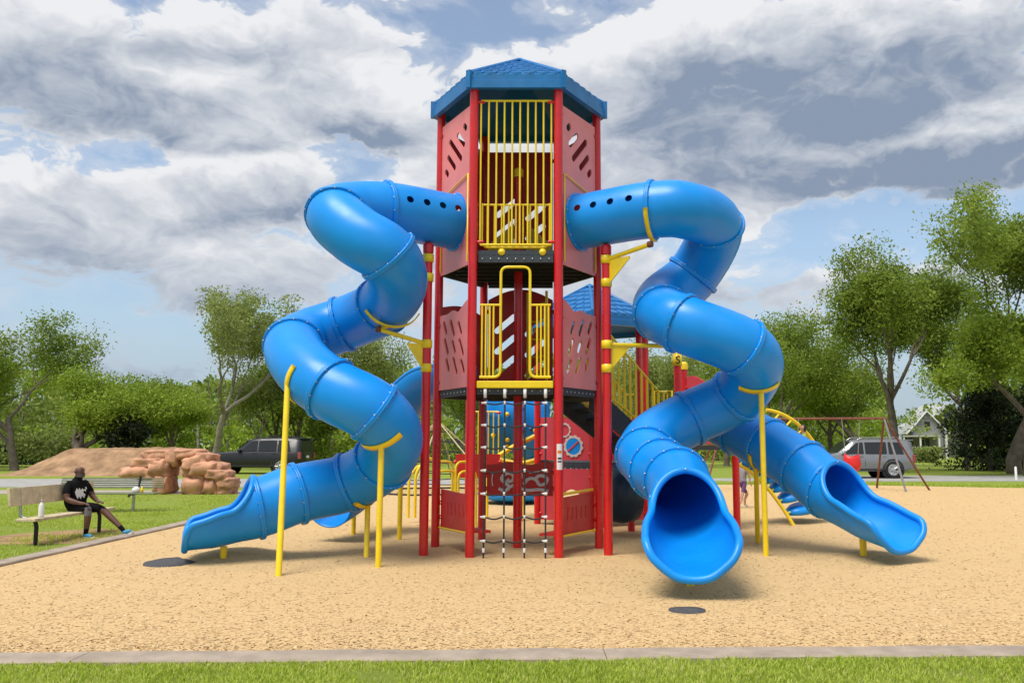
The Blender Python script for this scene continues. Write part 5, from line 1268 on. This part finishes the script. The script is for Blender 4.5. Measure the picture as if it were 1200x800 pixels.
# swing set
def swing_set():
    a = G(1092, 575); Y = a.y; T = thing('swing_set', 'rust red swing frame with splayed legs in front of the grey car', 'swing set', a)
    t1 = P(1036, 490, Y-.6); t0 = P(890, 488, Y+.3); far0 = V((t0.x-1.2, t0.y+.1, t1.z)); t0 = far0
    MB().tube([t0, t1 + (t1-t0).normalized()*.08], .04, 12).build('top_bar', 'rust', T)
    for (px, py, m) in ((1092, 575, 'rust'), (1063, 577, 'steel'), (1027, 572, 'rust')): g = G(px, py); MB().tube([g - V((0, 0, .1)), t1], .034, 10).build('leg', m, T)
    for dx, dy in ((-.9, -1.3), (-.9, 1.3)): MB().tube([(t0.x+dx, t0.y+dy, -.1), t0], .034, 10).build('leg', 'rust', T)
    d = (t1-t0).normalized()
    for px, mk in ((997, 1), (925, 0)):
        c = P(px, 490, Y-.4); y = c.y; sw = 0
        for s_ in (-1, 1):
            x = c.x+s_*.30; z0 = 1.12 if mk else .55; pts = [V((x, y, t1.z)), V((c.x+s_*.2, y+.05, z0))]
            if s_ == -1: sw = MB().tube(pts, .014, 6).build('swing', 'steel', T)
            else: MB().tube(pts, .014, 6).build('chain', 'steel', sw)
        if mk:
            b = MB(); vs = []; fs = []; K = 20; prof = [(.22, 1.16), (.25, 1.05), (.27, .86), (.23, .72), (.12, .66), (.0, .65)]
            for rr, z in prof: vs += [(c.x + max(rr, .001)*cos(2*pi*k/K), y+.05 + max(rr, .001)*sin(2*pi*k/K)*.85, z + (.05*cos(4*pi*k/K) if z > 1.1 else 0)) for k in range(K)]
            for i in range(len(prof)-1):
                for k in range(K): fs.append((i*K+k, i*K+(k+1) % K, (i+1)*K+(k+1) % K, (i+1)*K+k))
            o = b.add(vs, fs, True).build('bucket_seat', MT.setdefault('swingred', mat('red_swing_seat', (.62, .02, .02), .4)), sw); so = o.modifiers.new('shell', 'SOLIDIFY'); so.thickness = .02
        else: bevel(MB().box((c.x, y+.05, .54), (.45, .16, .03)).build('belt_seat', 'black', sw), .01)
swing_set()
# house
def house():
    Y = 88.; T = thing('house', 'small grey gabled house with solar panels on its pale metal roof', 'house', (at(1086, Y), Y, 0), local=True)
    W, De, He, Hr = 3.1, 9., 2.75, 4.75; ang = radians(-16); T.rotation_euler = (0, 0, ang)
    MB().plate([[(-W/2, 0), (W/2, 0), (W/2, He), (0, Hr-.15), (-W/2, He)]], (0, .1, 0), (1, 0, 0), (0, 0, 1), .2).build('gable_wall', 'siding', T)
    MB().box((W/2-.1, De/2, He/2), (.2, De, He)).build('side_wall', 'siding', T); MB().box((-W/2+.1, De/2, He/2), (.2, De, He)).build('side_wall', 'siding', T)
    rs = {}
    for s_ in (-1, 1):
        a, b_ = V((0, -.35, Hr)), V((s_*(W/2+.45), -.35, He-.28)); L = (b_-a).length; d = (b_-a).normalized()
        rs[s_] = MB().plate([[(0, 0), (De+.7, 0), (De+.7, L), (0, L)]], a, (0, 1, 0), d, .10).build('roof', 'metalroof', T)
        nr = V((0, 1, 0)).cross(d); nr = nr if nr.z > 0 else -nr
        if s_ > 0:
            for i in range(4):
                for j in range(2):
                    c = a + V((0, 1.3+i*1.75, 0)) + d*(.62+j*1.02) + nr*.1; R3 = Matrix((V((0, 1, 0)), d, nr)).transposed(); p_ = MB().box(c, (1.6, .94, .05), R3).build('solar_panel', 'solar', rs[1])
        MB().tube([a, b_], .07, 6).build('barge_board', 'white', T)
    w_ = MB().box((0, -.02, 3.35), (.5, .06, .7)).build('gable_vent', 'dark', T)
    po = MB().box((-.9, -1.3, 2.25), (3.4, 2.6, .14)).build('porch_roof', 'metalroof', T)
    for x in (-2.5, -1.0, .7): MB().box((x, -2.45, 1.1), (.16, .16, 2.2)).build('porch_column', 'white', T)
    MB().box((-.9, -1.2, .25), (3.4, 2.4, .5)).build('porch_floor', 'wood', T)
    for i in range(14): MB().box((-2.4+.23*i, -2.45, .85), (.04, .04, .75)).build('baluster', 'white', T)
    for x in (-1.9, -.3):
        q = MB().box((x, -.03, 1.45), (.8, .08, 1.3)).build('window', 'glass', T); MB().box((x, -.08, .78), (.92, .08, .06)).build('sill', 'white', q); MB().box((x, -.085, 1.45), (.03, .03, 1.3)).build('mullion', 'white', q)
    MB().box((W/2+.12, -.1, He/2), (.22, .26, He)).build('corner_board', 'white', T)
    T2 = thing('house', 'taller pale roofed house half hidden behind the solar panel house', 'house', (at(1112, 100), 100, 0), local=True)
    MB().plate([[(-2.2, 0), (2.2, 0), (2.2, 3.8), (0, 5.9), (-2.2, 3.8)]], (0, 0, 0), (1, 0, 0), (0, 0, 1), .2).build('gable_wall', 'siding', T2)
    for s_ in (-1, 1): d = V((s_*2.7, 0, -2.55)).normalized(); MB().plate([[(0, 0), (8, 0), (8, 3.7), (0, 3.7)]], (0, -.4, 6.05), (0, 1, 0), d, .1).build('roof', 'metalroof', T2)
    MB().box((0, -.12, 3.6), (.9, .06, 1.1)).build('window', 'glass', T2); MB().box((2.1, 3.6, 1.9), (.2, 7, 3.8)).build('side_wall', 'siding', T2); MB().box((-2.1, 3.6, 1.9), (.2, 7, 3.8)).build('side_wall', 'siding', T2)
house()
g = G(1191, 562); b = MB().lathe((0, 0, -.1), [(.055, 0), (.05, .62), (.03, .66), (.0, .67)], 12).build('marker_post', 'white'); b.location = g; tag(b, 'short white marker post standing at the road edge', 'post')
g = P(172, 514, 60); T = thing('notice_sign', 'small white notice on a post among the trees behind the mound', 'sign', (g.x, 60, 0)); MB().tube([(g.x, 60, -.1), (g.x, 60, 1.75)], .03, 6).build('sign_post', 'steel', T); MB().box((g.x, 59.95, 1.85), (.55, .03, .75)).build('sign_plate', 'white', T)
# utility pole behind the black car
g = P(389, 520, 60); tag(MB().tube([(g.x, 60, -.1), (g.x, 60, 3.1)], .11, 10).build('bollard_pole', 'bark_pale'), 'grey wooden pole standing behind the black car', 'pole')
